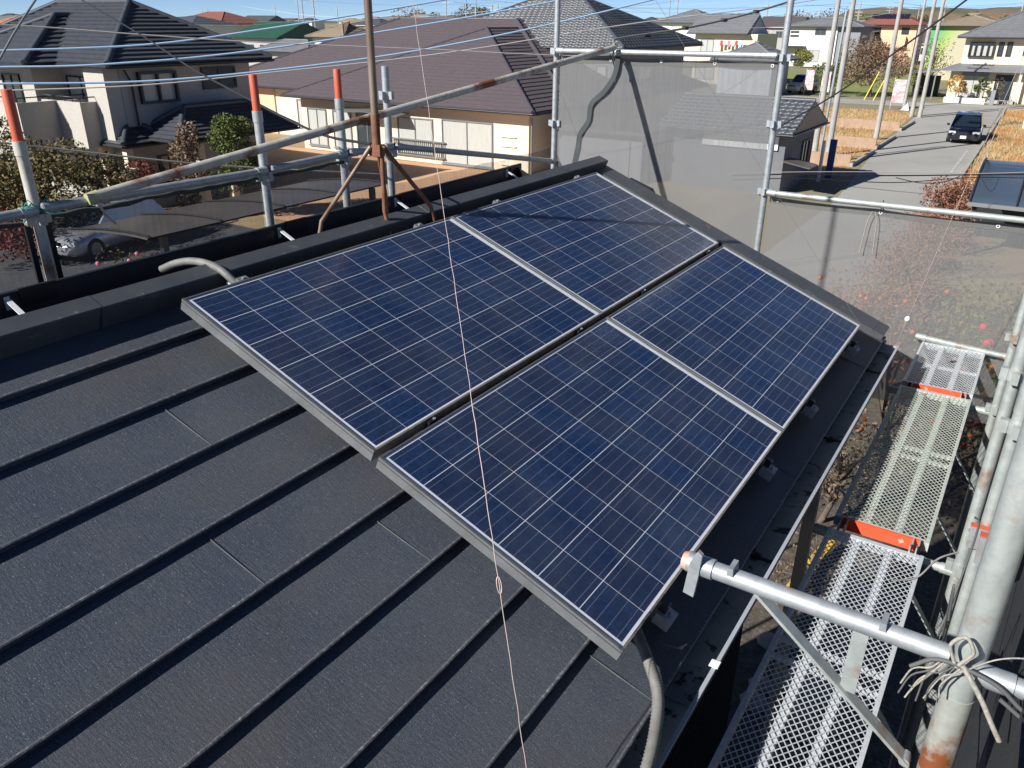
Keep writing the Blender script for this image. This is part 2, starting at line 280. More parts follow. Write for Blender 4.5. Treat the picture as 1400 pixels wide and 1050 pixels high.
def mural():
    m = mat('painted_mural', (.2,.7,.3), .8); nt = m.node_tree; N = nt.nodes; L = nt.links; tc = N.new('ShaderNodeTexCoord'); sp = N.new('ShaderNodeSeparateXYZ'); L.new(tc.outputs['Object'], sp.inputs[0])
    nz = N.new('ShaderNodeTexNoise'); nz.inputs['Scale'].default_value = .5; L.new(tc.outputs['Object'], nz.inputs['Vector'])
    a = N.new('ShaderNodeMath'); a.operation = 'MULTIPLY_ADD'; a.inputs[1].default_value = 1.6; L.new(nz.outputs['Fac'], a.inputs[0]); L.new(sp.outputs['X'], a.inputs[2])
    b2 = N.new('ShaderNodeMath'); b2.operation = 'MULTIPLY_ADD'; b2.inputs[1].default_value = -.45; L.new(sp.outputs['Z'], b2.inputs[0]); L.new(a.outputs[0], b2.inputs[2])
    r = N.new('ShaderNodeValToRGB'); e = r.color_ramp.elements; e[0].position = .3; e[0].color = (.1,.36,.15,1); e[1].position = .62; e[1].color = (.46,.42,.29,1); k = r.color_ramp.elements.new(.46); k.color = (.34,.44,.12,1)
    mr = N.new('ShaderNodeMapRange'); mr.inputs['From Min'].default_value = -4.5; mr.inputs['From Max'].default_value = 4.5; L.new(b2.outputs[0], mr.inputs['Value']); L.new(mr.outputs[0], r.inputs[0]); L.new(r.outputs[0], N['Principled BSDF'].inputs['Base Color']); return m
M['mural'] = mural()

# ------------------------------------------------------------------ setting: ground, road, yards, hills
g = MB(); n = 40
g.poly([(-1800,-400,0),(1500,-400,0),(1500,2600,0),(-1800,2600,0)])
struct(g.build('ground', M['ground']))
def sheet(name, pts, m, z): return struct(MB().poly([(x,y,z) for x, y in pts]).build(name, m))
sheet('yard', [(-60,-10),(-9.6,-10),(-9.6,30),(-9.6,35),(-20,60),(-60,60)], M['soil'], .004)
sheet('parking', [(-33,2),(-20,2),(-20,17.5),(-23,19),(-33,19)], M['asphalt_dark'], .008)
sheet('terrace', [(-39,20.5),(-17,20.5),(-17,33.9),(-39,33.9)], M['terracotta'], .012)
for k in range(6): sheet('paving_joint', [(-39,22.4+k*2.0),(-17,22.4+k*2.0),(-17,22.5+k*2.0),(-39,22.5+k*2.0)], M['concrete'], .016)
sheet('road', [(-7.0,12),(-3.0,12),(-3.4,50),(-4.3,86),(-10.2,86),(-9.6,74),(-8.5,52),(-7.1,36)], M['asphalt'], .012)
sheet('road', [(-60,80),(30,86.5),(30,91),(-60,86.5)], M['asphalt'], .016)
sheet('road_line', [(-3.75,36),(-3.63,36),(-3.95,56),(-4.07,56)], M['paint'], .020)
sheet('road_line', [(-4.07,52.2),(-3.2,52.6),(-3.2,52.75),(-4.07,52.4)], M['paint'], .024)
sheet('field', [(-2.95,36),(40,36),(40,86),(-4.0,86),(-3.1,50)], M['drygrass'], .03)
sheet('side_yard', [(-3.6,24.0),(20,24.0),(20,35.99),(-3.6,35.99)], M['soil'], .009)
sheet('lot', [(-40,44),(-8.7,45.6),(-8.9,54),(-10.0,78),(-40,78)], M['drygrass'], .006)
sheet('verge', [(-60,91.5),(-13,93),(-15,130),(-60,140)], M['lawn'], .008)
sheet('garden', [(-7.0,-6),(-.9+8,-6),(8,24),(-6.9,24)], M['gravel'], .010)
k = MB(); k.prism([(-3.15,36,0),(-3.0,36,0),(-3.0,36,.22),(-3.15,36,.22)], (-.85,50,0)); tag(k.build('kerb', M['concrete']), 'low grey kerb wall holding back the dry grass field beside the road', 'kerb')
h = MB(); N_ = 90; prev = None; hv = []
for i in range(N_+1):
    th = R(-62 + 80*i/N_); rr = 1500; hh = 9 + 5*math.sin(i*.21+1.2) + 3*math.sin(i*.57) + (17 if i > 55 else 3)*max(0, math.sin((i-48)*.075)) + random.uniform(-1.5,1.5)
    for j, (q, f) in enumerate(((1300,0),(1420,.75),(1540,1.0),(1800,.6))): hv.append((math.sin(th)*q, math.cos(th)*q, max(0,hh)*f + random.uniform(-1,1)*(2 if j else 0)))
h.add(hv, [(i*4+j, (i+1)*4+j, (i+1)*4+j+1, i*4+j+1) for i in range(N_) for j in range(3)], True)
struct(h.build('hills', M['hill']))

# ------------------------------------------------------------------ own house: metal roof, ridge, verge, gutters, walls
O0 = V(-2.5359, 1.7176, 6.0476); SL = 0.37472; cS = math.cos(SL); sS = math.sin(SL)
def RP(u, v, w_): return O0 + V(0,1,0)*u + V(cS,0,-sS)*v + V(sS,0,cS)*w_
U0 = -16.0; U1 = 3.62; WR = -.12
house = thing('house', 'charcoal metal roofed house carrying the four solar panels', 'house', (-2.8, 0, 0))
dk = MB(); dk.prism([RP(U0,-.23,-.17), RP(U0,2.11,-.17), RP(U0,2.11,-.145), RP(U0,-.23,-.145)], (0, U1-U0, 0)); roof = dk.build('roof', M['black'], house)
VC = [-.24, .035, .297, .56, .824, 1.087, 1.348, 1.61, 1.873, 2.135]
joints = {0: [1.2], 1: [.9, -2.2], 2: [-.338, 2.6], 3: [1.4,-1.7], 4: [-.573, 2.4], 5: [-.13, 2.9,-3.1], 6: [1.6,-1.4], 7: [.7,-2.4], 8: [-.004, 1.53, 3.0, -3.0]}
def course(i, a, b):
    v0, v1 = VC[i], VC[i+1]; m_ = MB(); nseg = max(2, int((b-a)/.09))
    prof = [(v0-.012, WR-.0255), (v0+.5*(v1-v0), WR-.0135), (v1-.0075, WR-.0012), (v1-.002, WR+.0009), (v1+.0022, WR-.0008), (v1+.003, WR-.005), (v1+.0012, WR-.0215), (v1-.018, WR-.0235)]
    vv = []; rnd = random.Random(i*31+int(a*100))
    for s_ in range(nseg+1):
        u = a + (b-a)*s_/nseg; j = rnd.uniform(-.0006,.0006)
        for q, (v_, w_) in enumerate(prof): vv.append(RP(u, v_ + (j if q > 2 else 0), w_ + (j*.9 if q > 1 else 0)))
    np_ = len(prof); ff = [(s_*np_+q, s_*np_+q+1, (s_+1)*np_+q+1, (s_+1)*np_+q) for s_ in range(nseg) for q in range(np_-1)]
    m_.add(vv, ff, False); ob = m_.build('roof_panel', [M['roof'], M['roof_lit_edge']], roof)
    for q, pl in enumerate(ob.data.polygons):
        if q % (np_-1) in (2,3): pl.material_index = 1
    # folded joint lip at the panel end, sunlit edge painted in as a paler colour
    if b < U1-.01:
        MB().prism([RP(b-.001,v0+.026,WR-.0215), RP(b-.001,v1-.004,WR-.004), RP(b-.001,v1-.004,WR+.0006), RP(b-.001,v0+.026,WR-.0186)], (0,.0022,0)).build('panel_joint', M['roof_joint'], roof)
for i in range(9):
    us = [U0] + sorted(joints[i]) + [U1]
    for a, b in zip(us, us[1:]): course(i, a+.0004 if a > U0 else a, b-.0004 if b < U1 else b)
# ridge cap in lengths with overlapping seams
capu = [U0, -2.1, -.268, 1.6, 3.69]
for i, (a, b) in enumerate(zip(capu, capu[1:])):
    e = .0018*(i%2); p = [RP(0,-.142,WR-.014), RP(0,-.142,-.047+e), RP(0,-.146,-.043+e), RP(0,-.222,-.043+e)]
    rx = -2.757; zt = p[3].z
    p += [V(rx-.10, O0.y, zt-.044), V(rx-.10, O0.y, zt-.12), V(rx-.03, O0.y, zt-.13)]
    q = MB(); q.prism([V(t.x, O0.y+a, t.z) for t in p], (0, b-a+.012, 0)); q.build('ridge_cap', M['cap'], roof)
q = MB(); q.prism([V(-2.80,O0.y+U0,5.93), V(-3.22,O0.y+U0,5.80), V(-3.22,O0.y+U0,5.78), V(-2.80,O0.y+U0,5.90)], (0, 19.5, 0)); q.build('back_slope', M['roof'], house)
# verge flashing on the far gable
q = MB(); q.prism([RP(3.535,-.15,WR-.012), RP(3.535,-.15,WR+.03), RP(3.70,-.15,WR+.034), RP(3.735,-.15,WR+.03), RP(3.735,-.15,WR-.12), RP(3.72,-.15,WR-.12), RP(3.72,-.15,WR-.012)], V(cS,0,-sS)*2.27); q.build('verge_flashing', M['cap'], roof)
q = MB(); q.prism([RP(3.737,.03,WR+.01), RP(3.737,.22,WR+.02), RP(3.737,.28,WR-.02), RP(3.737,.03,WR-.05)], (0,.09,0)); q.build('verge_end_piece', M['black'], roof)
for k_ in range(9):
    q = MB(); q.prism([RP(3.523,VC[k_+1]-.014,WR-.016), RP(3.523,VC[k_+1]+.018,WR-.016), RP(3.523,VC[k_+1]+.018,WR+.012), RP(3.523,VC[k_+1]-.014,WR+.012)], (0,.011,0)); q.build('verge_stop', M['black'], roof)
# front eave: fascia, soffit, walls
ex = -.593; ez = 5.155; gy0 = O0.y+U0; gy1 = O0.y+3.74
MB().box(-.66,-.645,gy0,gy1,4.95,5.10).build('fascia', M['black'], house)
MB().box(-1.12,-.66,gy0,gy1,4.955,4.975).build('soffit', M['black'], house)
wl = MB(); y = gy0; step = .052
prof = []
while y < gy1-.4:
    prof += [(-1.12, y), (-1.12, y+.030), (-1.133, y+.036), (-1.133, y+.047)]; y += step
vv = [(x_, y_, z_) for x_, y_ in prof for z_ in (0, 4.955)]
wl.add(vv, [(2*i, 2*i+2, 2*i+3, 2*i+1) for i in range(len(prof)-1)]); wl.build('ribbed_wall', M['siding'], house)
MB().box(-3.1,-1.14,gy1-.62,gy1-.5,0,5.05).build('gable_wall', M['siding'], house)
MB().prism([V(-3.1,gy1-.56,5.05), V(-1.14,gy1-.56,5.05), V(-1.14,gy1-.56,5.25), V(-2.76,gy1-.56,5.88), V(-3.1,gy1-.56,5.75)], (0,.06,0)).build('gable_wall', M['siding'], house)
MB().box(-3.12,-3.10,gy0,gy1-.5,0,5.75).build('back_wall', M['siding'], house)
# front gutter
gt = thing('gutter', 'dirty grey eaves gutter below the solar panels', 'gutter', (-.58, O0.y-1, 5.05))
gprof = [(-.645,5.085),(-.645,5.04),(-.63,5.03),(-.535,5.03),(-.522,5.04),(-.517,5.092)]
gA, gB = O0.y+U0, O0.y+3.66
tr = MB(); vv = [(x_, y_, z_) for y_ in (gA, gB) for x_, z_ in gprof]; tr.add(vv, [(i, i+1, i+7, i+6) for i in range(5)]); tr.build('trough', M['gutter_in'], gt)
ou = MB(); vv = [(x_+(.0035 if i > 3 else 0), y_, z_-.0035) for y_ in (gA, gB) for i, (x_, z_) in enumerate(gprof)]; ou.add(vv, [(i+6, i+7, i+1, i) for i in range(5)]); ou.build('outer_skin', M['black'], gt)
MB().box(-.521,-.508,gA,gB,5.0925,5.101).build('rim', M['gutter_out'], gt)
MB().prism([V(x_,gB,z_) for x_, z_ in gprof], (0,.004,0)).build('end_cap', M['gutter_out'], gt)
for yy in (2.75,3.95,5.0):
    MB().box(-.64,-.523,yy-.007,yy+.007,5.0312,5.038).build('bracket', M['black'], gt)
q = MB(); q.box(-.64,-.537,1.87,2.06,5.0312,5.036); q.build('joint_collar', M['gutter_in'], gt)
MB().prism([V(-.532,2.0,5.106),V(-.502,2.0,5.108),V(-.502,2.0,5.1025),V(-.532,2.0,5.1015)], (0,.032,0)).build('rim_clip', M['white'], gt)
# downpipe style post under the gutter
MB().box(-.60,-.545,3.60,3.655,.02,4.98).build('downpipe', M['timber'], gt)
# back gutter
bg = thing('gutter', 'black box gutter hanging behind the ridge beside the scaffold poles', 'gutter', (-3.27, 2, 5.9))
bp_ = [(-3.20,5.93),(-3.20,5.845),(-3.318,5.845),(-3.338,5.988)]; b0, b1 = gy0, O0.y+3.47
MB().add([(x_,y_,z_) for y_ in (b0,b1) for x_, z_ in bp_], [(i,i+1,i+5,i+4) for i in range(3)]).build('trough', M['black'], bg)
MB().box(-3.356,-3.332,b0,b1,5.9885,5.9985).build('rim', M['black'], bg)
MB().prism([V(x_,b1,z_) for x_, z_ in bp_], (0,.005,0)).build('end_cap', M['black'], bg)
for uu in (-.28, 1.13, 2.07, 3.33):
    hk = MB(); y_ = O0.y+uu; hk.bar((-3.33,y_,5.975),(-3.22,y_,5.925),.022,.004); hk.bar((-3.332,y_,5.985),(-3.332,y_,5.93),.022,.004, V(1,0,0)); hk.build('hanger', M['white'], bg)
    MB().box(-3.345,-3.329,y_+.05,y_+.2,5.93,6.004).build('joint_sleeve', M['black'], bg)

# ------------------------------------------------------------------ solar panels
CW = .158; PW = 6*CW; PL = 10*CW; MU = .030; MV = .016
cm = MB().box(-.0775,.0775,-.0779,.0779,-.0001,.0001).mesh('cell', M['cell'])
def solar(label, u, v):
    t = thing('solar_panel', label, 'solar panel', RP(u, v, 0), 'solar panels on the metal roof'); t.rotation_euler = (0, SL, 0)
    def loc(mb, name, m_):
        o = bpy.data.objects.new(name, mb.mesh(name, m_)); col.objects.link(o); o.parent = t; return o
    loc(MB().box(-MV+.004, PW+MV-.004, -MU+.004, PL+MU-.004, -.0075, -.00415), 'backsheet', M['backsheet'])
    for i in range(10):
        for j in range(6): inst(cm, 'cell', t, (j*CW+CW/2, i*CW+CW/2, -.0040))
    loc(MB().poly([(-MV+.003,-MU+.003,-.0012),(PW+MV-.003,-MU+.003,-.0012),(PW+MV-.003,PL+MU-.003,-.0012),(-MV+.003,PL+MU-.003,-.0012)]), 'glass', M['pglass'])
    x0, x1, y0, y1 = -MV, PW+MV, -MU, PL+MU; d = .046; t_ = .0095; zt = .0012
    loc(MB().box(x0,x1,y0,y0+t_,-d,-.0125).box(x0,x1,y0+.0004,y0+t_,-.0085,zt).box(x0+.004,x1-.004,y0+t_,y0+.028,-d,-d+.002), 'frame_side', M['alu']); loc(MB().box(x0,x1,y0+.0002,y0+t_,zt+.0001,zt+.0008), 'frame_lip', M['alu_dark']); loc(MB().box(x0+.001,x1-.001,y0+.003,y0+t_-.001,-.0126,-.0084), 'frame_groove', M['black'])
    loc(MB().box(x0,x1,y1-t_,y1,-d,zt), 'frame_side', M['alu'])
    loc(MB().box(x0,x0+t_*.7,y0+t_+.0004,y1-t_-.0004,-d,zt-.0003), 'frame_top', M['alu_dark'])
    loc(MB().box(x1-t_*.8,x1,y0+t_+.0004,y1-t_-.0004,-d,zt-.0003), 'frame_bottom', M['alu_dirty'])
    loc(MB().box(PW*.4,PW*.6,PL*.86,PL*.94,-.028,-.0085), 'junction_box', M['black'])
    return t
GU, GV = .0684, .0616
solar('solar panel at the ridge end beside the grey conduit and antenna legs', 0, 0)
solar('solar panel under the ridge beside the far verge flashing', PL+GU, 0)
solar('solar panel at the eave with the corrugated hose under its corner', -.0074, PW+GV)
solar('solar panel at the eave end beside the far verge, below the ridge panel', PL+GU-.0074, PW+GV)
rails = [(.265,'mounting rail whose end bracket sits by the corrugated hose'), (1.37,'mounting rail under the panel beside the middle seam, hose side'), (2.075,'mounting rail just past the middle seam, verge side'), (3.03,'mounting rail closest to the far verge flashing')]
for u, lb in rails:
    t = thing('mounting_rail', lb, 'rail', RP(u, 1, WR), 'mounting rails under the solar panels')
    def rb(v0, v1, w0, w1, du=.021): return MB().prism([RP(u-du,v0,w0), RP(u+du,v0,w0), RP(u+du,v0,w1), RP(u-du,v0,w1)], V(cS,0,-sS)*(v1-v0))
    rb(-.05, 1.985, -.098, -.049).build('rail', M['alu'], t)
    for v_ in (.15, 1.1, 1.8): rb(v_, v_+.08, WR+.002, -.0985, .035).build('foot', M['alu'], t)
    e = rb(1.986, 2.045, -.099, -.055, .030); e.build('end_bracket', M['galv'], t)
    rb(1.984, 2.010, -.054, -.020, .013).build('end_clamp', M['black'], t)
    MB().tube([RP(u,2.024,-.056), RP(u,2.024,-.04)], .006, 8).build('bolt', M['galv'], t)
    c_ = rb(PW+.026, PW+.036, -.048, .004, .022); c_.build('mid_clamp', M['black'], t)
    MB().tube([RP(u+.008,PW+.031,.0035), RP(u+.008,PW+.031,.007)], .006, 6).build('bolt', M['galv'], t)
    rb(-.045, -.0165, -.048, -.004, .024).build('top_clamp', M['alu'], t)
    MB().tube([RP(u,-.03,-.004), RP(u,-.03,.003)], .0065, 6).build('bolt', M['galv'], t)

# conduits
def spline(pts, n=12):
    P = [Vector(p) for p in pts]; P = [P[0]*2-P[1]] + P + [P[-1]*2-P[-2]]; out = []
    for i in range(1, len(P)-2):
        for k_ in range(n):
            t = k_/n; a, b, c, d = P[i-1], P[i], P[i+1], P[i+2]
            out.append(.5*((2*b) + (c-a)*t + (2*a-5*b+4*c-d)*t*t + (3*b-a-3*c+d)*t**3))
    out.append(P[-2]); return out
def onx(x, y, X):
    d = CF + CR*((x-700)/1089.56) - CU*((y-525)/1089.56); return CAM + d*(X/d.x)
hp = [onx(221,368,-3.03), onx(240,360,-2.95), onx(262,357,-2.86), onx(285,361,-2.76), onx(303,370,-2.68), onx(318,383,-2.63), onx(330,393,-2.6)]
cd = thing('conduit', 'smooth grey conduit arching over the ridge cap', 'conduit', (-2.7,1.8,6.0)); MB().tube(spline(hp), .0155, 12).build('pipe', M['conduit'], cd)
q = MB(); q.prism([RP(.262,-.115,WR+.0),RP(.31,-.115,WR+.0),RP(.31,-.115,WR+.05),RP(.262,-.115,WR+.05)], V(cS,0,-sS)*.02); q.build('saddle_clip', M['white'], cd)
hp = spline([RP(.20,1.90,-.082), RP(.125,1.985,-.078), RP(.062,2.062,-.082), RP(-.008,2.125,-.085), RP(-.11,2.172,-.098), RP(-.22,2.205,-.115), RP(-.34,2.23,-.14), RP(-.5,2.24,-.19)], 20)
hr = [.0192 if i % 2 else .0158 for i in range(len(hp))]
tag(MB().tube(hp, hr, 12).build('hose', M['conduit']), 'corrugated grey hose curving from under the panel corner into the gutter', 'hose')
q = MB(); q.add([RP(.20,2.05,WR+.003), RP(.235,2.115,WR+.003), RP(.255,2.118,WR+.02), RP(.222,2.10,WR+.012)], [(0,1,2,3)]); tag(q.build('leaf', M['rope']), 'dry leaf lying on the shaded roof edge near the hose', 'leaf')

# ------------------------------------------------------------------ antenna mast on the ridge
ant = thing('antenna_mast', 'rusty steel antenna mast on four splayed legs straddling the ridge', 'mast', (-2.757, 3.02, 6.05))
J = V(-2.757, 3.02, 6.46)
MB().tube([J+V(0,0,.06), J+V(0,0,2.6)], .0185, 12).build('pole', M['mast'], ant)
MB().tube([J+V(0,0,-.08), J+V(0,0,.12)], .0215, 12).box(J.x-.035,J.x+.035,J.y-.02,J.y+.02,J.z-.075,J.z-.02).build('collar', M['rust'], ant)
feet = [V(-3.0,2.80,5.95), RP(1.304,-.135,-.11), RP(1.62,-.085,-.11), V(-3.0,3.34,5.97)]
for i, f_ in enumerate(feet):
    d = V(f_.x-J.x, f_.y-J.y, 0).normalized(); top = J + d*.03 - V(0,0,.03); kn = f_ + V(0,0,.12) - d*.03
    MB().tube([top, kn, f_], [.011,.011,.0085], 8).build('leg', M['rust'] if i else M['mast'], ant)
for s_ in (-1, 1): MB().tube([J+V(s_*.03,0,-.03), J+V(s_*.055,0,-.03)], .007, 6).build('bolt', M['rust'], ant)
TOP = J + V(0,0,2.34)
q = thing('guy_wire', 'thin twisted guy wire crossing the panels down toward the near eave', 'wire', TOP); A_, B_ = TOP, RP(-.597,2.07,-.1)
pts = [A_.lerp(B_, i/120) + V(.0009*math.sin(i*1.7), .0009*math.cos(i*2.3), -.0004*math.sin(i*.9)) for i in range(121)]
MB().tube(pts, [.0009 if i < 92 else .0013 for i in range(121)], 5).build('strand', M['wire'], q)
lp = A_.lerp(B_, .868); d = nrm(B_-A_); s_ = d.cross(CF).normalized()
MB().tube([lp + d*.022*math.cos(t) + s_*.006*math.sin(t) for t in [2*math.pi*k_/14 for k_ in range(15)]], .0014, 5).build('loop', M['wire'], q)
tag(MB().tube(sag(TOP, RP(3.34,1.94,-.02), .02, 20), .0009, 5).build('guy_wire', M['wire']), 'thin guy wire ending at the far lower corner of the panels', 'wire')
tag(MB().tube([TOP, V(-3.35,6.28,5.95)], .0008, 5).build('guy_wire', M['wire']), 'thin guy wire running from the mast to the scaffold behind the tiled roof', 'wire')
q = thing('guy_wire', 'thin stay wire with a round white insulator above the far gutter end', 'wire', V(-.53,5.36,5.1)); E0 = V(-.528,5.36,5.1); E1 = at(1400,75,4.2); E2 = E0.lerp(E1,.11)
MB().tube([E0, E1], .0016, 5).build('strand', M['wire'], q)
MB().tube([E2 + (E1-E0).normalized()*k_ for k_ in (-.02,-.014,-.006,.006,.014,.02)], [.003,.012,.017,.017,.012,.003], 10).build('insulator', M['ceramic'], q)

# ------------------------------------------------------------------ scaffold
PR = .0243; XB = -3.66; YG = 6.3; XF = .10
def pole(x, y, z0, z1, label, m_=None, top=None, clamps=(), r=PR, grp='scaffold standards'):
    t = thing('scaffold_pole', label, 'scaffold pole', (x, y, z0), grp)
    zt = z1 - (top or 0)
    MB().tube([(x,y,z0),(x,y,zt)], r, 14).build('tube', m_ or M['galv'], t)
    if top:
        MB().tube([(x,y,zt),(x,y,zt+.012),(x,y,z1-.006),(x,y,z1)], [r*.94,r*.9,r*.9,r*.8], 14).build('painted_spigot', M['orange'], t)
        MB().tube([(x,y,zt-.055),(x,y,zt+.004)], r*1.14, 14).build('collar', m_ or M['galv'], t)
    for zc in clamps:
        c_ = MB(); c_.tube([(x,y,zc-.022),(x,y,zc+.022)], r*1.28, 10)
        for dx, dy in ((1,0),(-1,0),(0,1),(0,-1)): c_.obox((x+dx*r*1.7,y+dy*r*1.7,zc), V(.013,0,0), V(0,.013,0), V(0,0,.024))
        c_.build('socket', m_ or M['galv'], t)
    return t
zr = 6.235
pole(XB, 1.79, 0, 6.725, 'orange tipped scaffold pole tied with green string behind the ridge', M['rustpipe'], .21, (6.19, 5.75))
pole(XB, 3.07, 0, 6.725, 'orange tipped scaffold pole standing left of the antenna mast', None, .19, (6.19, 5.7))
pole(XB, 3.70, 0, 6.725, 'orange tipped scaffold pole just behind the antenna mast', None, .17, (6.2, 5.7))
pole(XB, 4.13, 0, 6.725, 'scaffold pole with a worn bare tip behind the antenna mast', M['galv'], None, (6.55, 6.19, 5.7))
pole(XB, YG, 0, 7.9, 'tall galvanised scaffold pole where the brown roof meets the grey net', M['galv'], None, (6.76, 6.18, 5.7))
pole(-1.76, YG, 0, 7.9, 'tall galvanised scaffold pole between the two grey nets', M['galv'], None, (6.76, 6.3, 5.80))
pole(.18, YG, 0, 7.9, 'weathered scaffold pole at the far end of the mesh walkway', M['galv_green'], None, (5.80, 4.86))
pole(XF, O0.y+3.62, 0, 7.6, 'weathered scaffold pole beside the short far walkway deck', M['galv_green'], None, (4.83, 5.3))
pole(XF, O0.y+1.74, 0, 7.6, 'weathered scaffold pole beside the orange walkway end plate', M['galv_green'], None, (4.83, 5.75))
pole(XF+.035, O0.y+1.30, 0, 7.6, 'scaffold pole with orange socket lips right of the walkway', M['galv_green'], None, (5.25, 5.72))
nt_ = pole(XF+.012, O0.y-.08, 3.2, 7.6, 'thick rust stained scaffold pole holding the near bracket arm', M['galv_green'], None, (), .033)
MB().tube([(XF+.012,O0.y-.08,5.40),(XF+.012,O0.y-.08,5.66)], .0346, 14).build('rust_stained_sleeve', mat('rust_stained_steel', (.4,.42,.38), .6, .3, c2=(.34,.34,.3), scale=30, c3=(.26,.085,.03), s3=7, t3=(.48,.6)), nt_)
def lips(x, y, z, r):
    q_ = MB(); q_.box(x-r*1.7,x+r*1.2,y-r*1.8,y-r*1.0,z-.07,z+.02); return q_
for (x_, y_, z_) in ((XF+.03, O0.y+1.30, 5.30), (XF+.04, O0.y+.62, 5.66)):
    lips(x_, y_, z_, .026).build('socket_plate', M['galv'], nt_); q = MB(); q.box(x_-.047,x_+.034,y_-.050,y_-.022,z_+.0205,z_+.0245); q.build('painted_lip', M['orange'], nt_)
def rail(p0, p1, label, m_=None, r=.0215, grp='scaffold rails'):
    t = thing('scaffold_rail', label, 'scaffold rail', p0, grp); MB().tube([p0, p1], r, 12).build('tube', m_ or M['galv'], t)
    d = nrm(Vector(p1)-Vector(p0))
    for p, s_ in ((Vector(p0),1),(Vector(p1),-1)): MB().tube([p + d*s_*.004, p + d*s_*.07], r*1.18, 12).build('end_sleeve', m_ or M['galv'], t)
    return t
rail((XB+.03,-1.0,6.21), (XB+.03,1.78,6.23), 'grey handrail running off past the green string knot')
rail((XB+.03,1.80,6.235), (XB+.03,3.06,6.222), 'grey handrail between the green string knot and the next orange tipped pole')
rail((XB+.03,3.09,6.225), (XB+.03,3.69,6.24), 'short grey handrail left of the antenna mast')
rail((XB+.03,3.72,6.238), (XB+.03,4.12,6.235), 'short handrail directly behind the antenna mast')
rail((XB+.03,4.15,6.23), (XB+.03,YG-.03,5.86), 'silver handrail sloping from the antenna mast toward the gable net')
rail((XB+.03,YG-.05,6.765), (-1.79,YG-.045,6.772), 'bright top rail of the tall grey net above the gable')
rail((-1.73,YG-.04,5.80), (.9,YG-.045,5.815), 'pale rail with grommet ties along the lower net by the road', M['galv_green'])
rail((-.50,YG-.035,4.885), (.15,YG-.03,4.85), 'pale transom carrying the far end of the mesh walkway', M['galv_green'])
rail((-.52,O0.y+3.66,4.79), (.10,O0.y+3.64,4.79), 'pale transom under the joint before the short far deck', M['galv_green'])
rail((-.52,O0.y+1.755,4.79), (.10,O0.y+1.755,4.79), 'pale transom beside the orange end plate of the walkway', M['galv_green'])
# rusty loose pipe tied across
pa, pb = V(-3.60,2.01,6.25), V(-3.07,YG-.11,6.80)
t = thing('steel_pipe', 'long rust patched steel pipe tied diagonally across the scaffold', 'pipe', pa); MB().tube([pa - (pb-pa)*.0, pb], .0235, 14).build('tube', M['rustpipe'], t)
q = MB(); q.tube([pa-V(0,.012,0.004), pa+V(0,.04,.004)], .028, 8); q.tube([pa+V(0,.02,0), pa+V(.02,.05,-.09), pa+V(.03,.08,-.13)], .006, 6); q.build('yellow_tape_end', M['yellow'], t)
q = MB(); q.tube([pb+V(0,0,.03), pb+V(.012,-.02,-.0), pb+V(.004,-.012,-.07), pb+V(-.01,.06,-.05), pb+V(0,.05,.02), pb+V(0,0,.03)], .006, 6); q.tube([pb+V(.01,-.03,-.02), pb+V(.02,-.03,-.14)], .006, 6); q.build('rope_lashing', M['rope'], t)
q = MB()
for i in range(16):
    a_ = random.uniform(0,6.3); q.tube([(XB+.03,1.79,6.235), (XB+.03+.04*math.cos(a_)+.02,1.79+.045*math.sin(a_),6.235+random.uniform(-.03,.05)), (XB+.03+.07*math.cos(a_)+.02,1.79+.08*math.sin(a_),6.235+random.uniform(-.05,.07))], .002, 4)
tag(q.build('string_knot', M['teal']), 'frayed green string knot on the scaffold pole', 'string')
# nets
def net(name, label, p00, p10, z0, z1, m_, fold=.012, hem=True, nx=24, nz=10, shear=0., grp='scaffold nets'):
    t = thing(name, label, 'net', (p00[0], p00[1], z0), grp); p0 = V(*p00, 0); p1 = V(*p10, 0); d = p1-p0; nn = V(-d.y, d.x, 0).normalized(); vs_ = []
    rnd = random.Random(len(label)); ph = [rnd.uniform(0,6) for _ in range(6)]
    def S(a, b):
        k_ = math.sin(a*7+ph[0]+b*2)*.5 + math.sin(a*17+ph[1]-b*3)*.25 + math.sin(a*3+b*5+ph[2])*.5
        q_ = p0 + d*a + nn*fold*k_; zz = z0 + (z1-z0)*b; dip = .012*abs(math.sin(a*math.pi*4))*b
        return (q_.x, q_.y, zz - dip)
    for j in range(nz+1):
        for i in range(nx+1): vs_.append(S(i/nx, j/nz))
    fs = [(j*(nx+1)+i, j*(nx+1)+i+1, (j+1)*(nx+1)+i+1, (j+1)*(nx+1)+i) for j in range(nz) for i in range(nx)]
    MB().add(vs_, fs, True).build('sheet', m_, t)
    if hem:
        hb = 1-.05/(z1-z0)
        vs2 = [V(*S(i/nx, b)) - nn*.0025 for i in range(nx+1) for b in (hb, .998)]
        MB().add(vs2, [(2*i, 2*i+2, 2*i+3, 2*i+1) for i in range(nx)], True).build('hem', M['net_hem'], t)
        for k_ in range(5):
            a = .02 + .24*k_; c_ = V(*S(a, (hb+1)/2)) - nn*.006; e1 = d.normalized()
            MB().tube([c_ + e1*.010*math.cos(x_) + V(0,0,1)*.010*math.sin(x_) for x_ in [2*math.pi*i/10 for i in range(11)]], .0035, 5).build('eyelet', M['white'], t)
            if k_ % 2 == 1:
                MB().tube([c_, c_+V(0,0,.05)-nn*.02, c_+V(0,0,.085)+nn*.02, c_+V(0,0,.03)+nn*.04, c_+e1*.02+V(0,0,.02)], .004, 5).build('tie_cord', M['rope_dark'], t)
    return t
net('scaffold_net', 'tall grey scaffold net beyond the gable with a black strap on it', (XB+.03,YG+.01), (-1.79,YG+.01), 4.4, 6.73, M['net'])
M['net_low'] = net_mat('scaffold_net_open', (.26,.26,.255), .7)
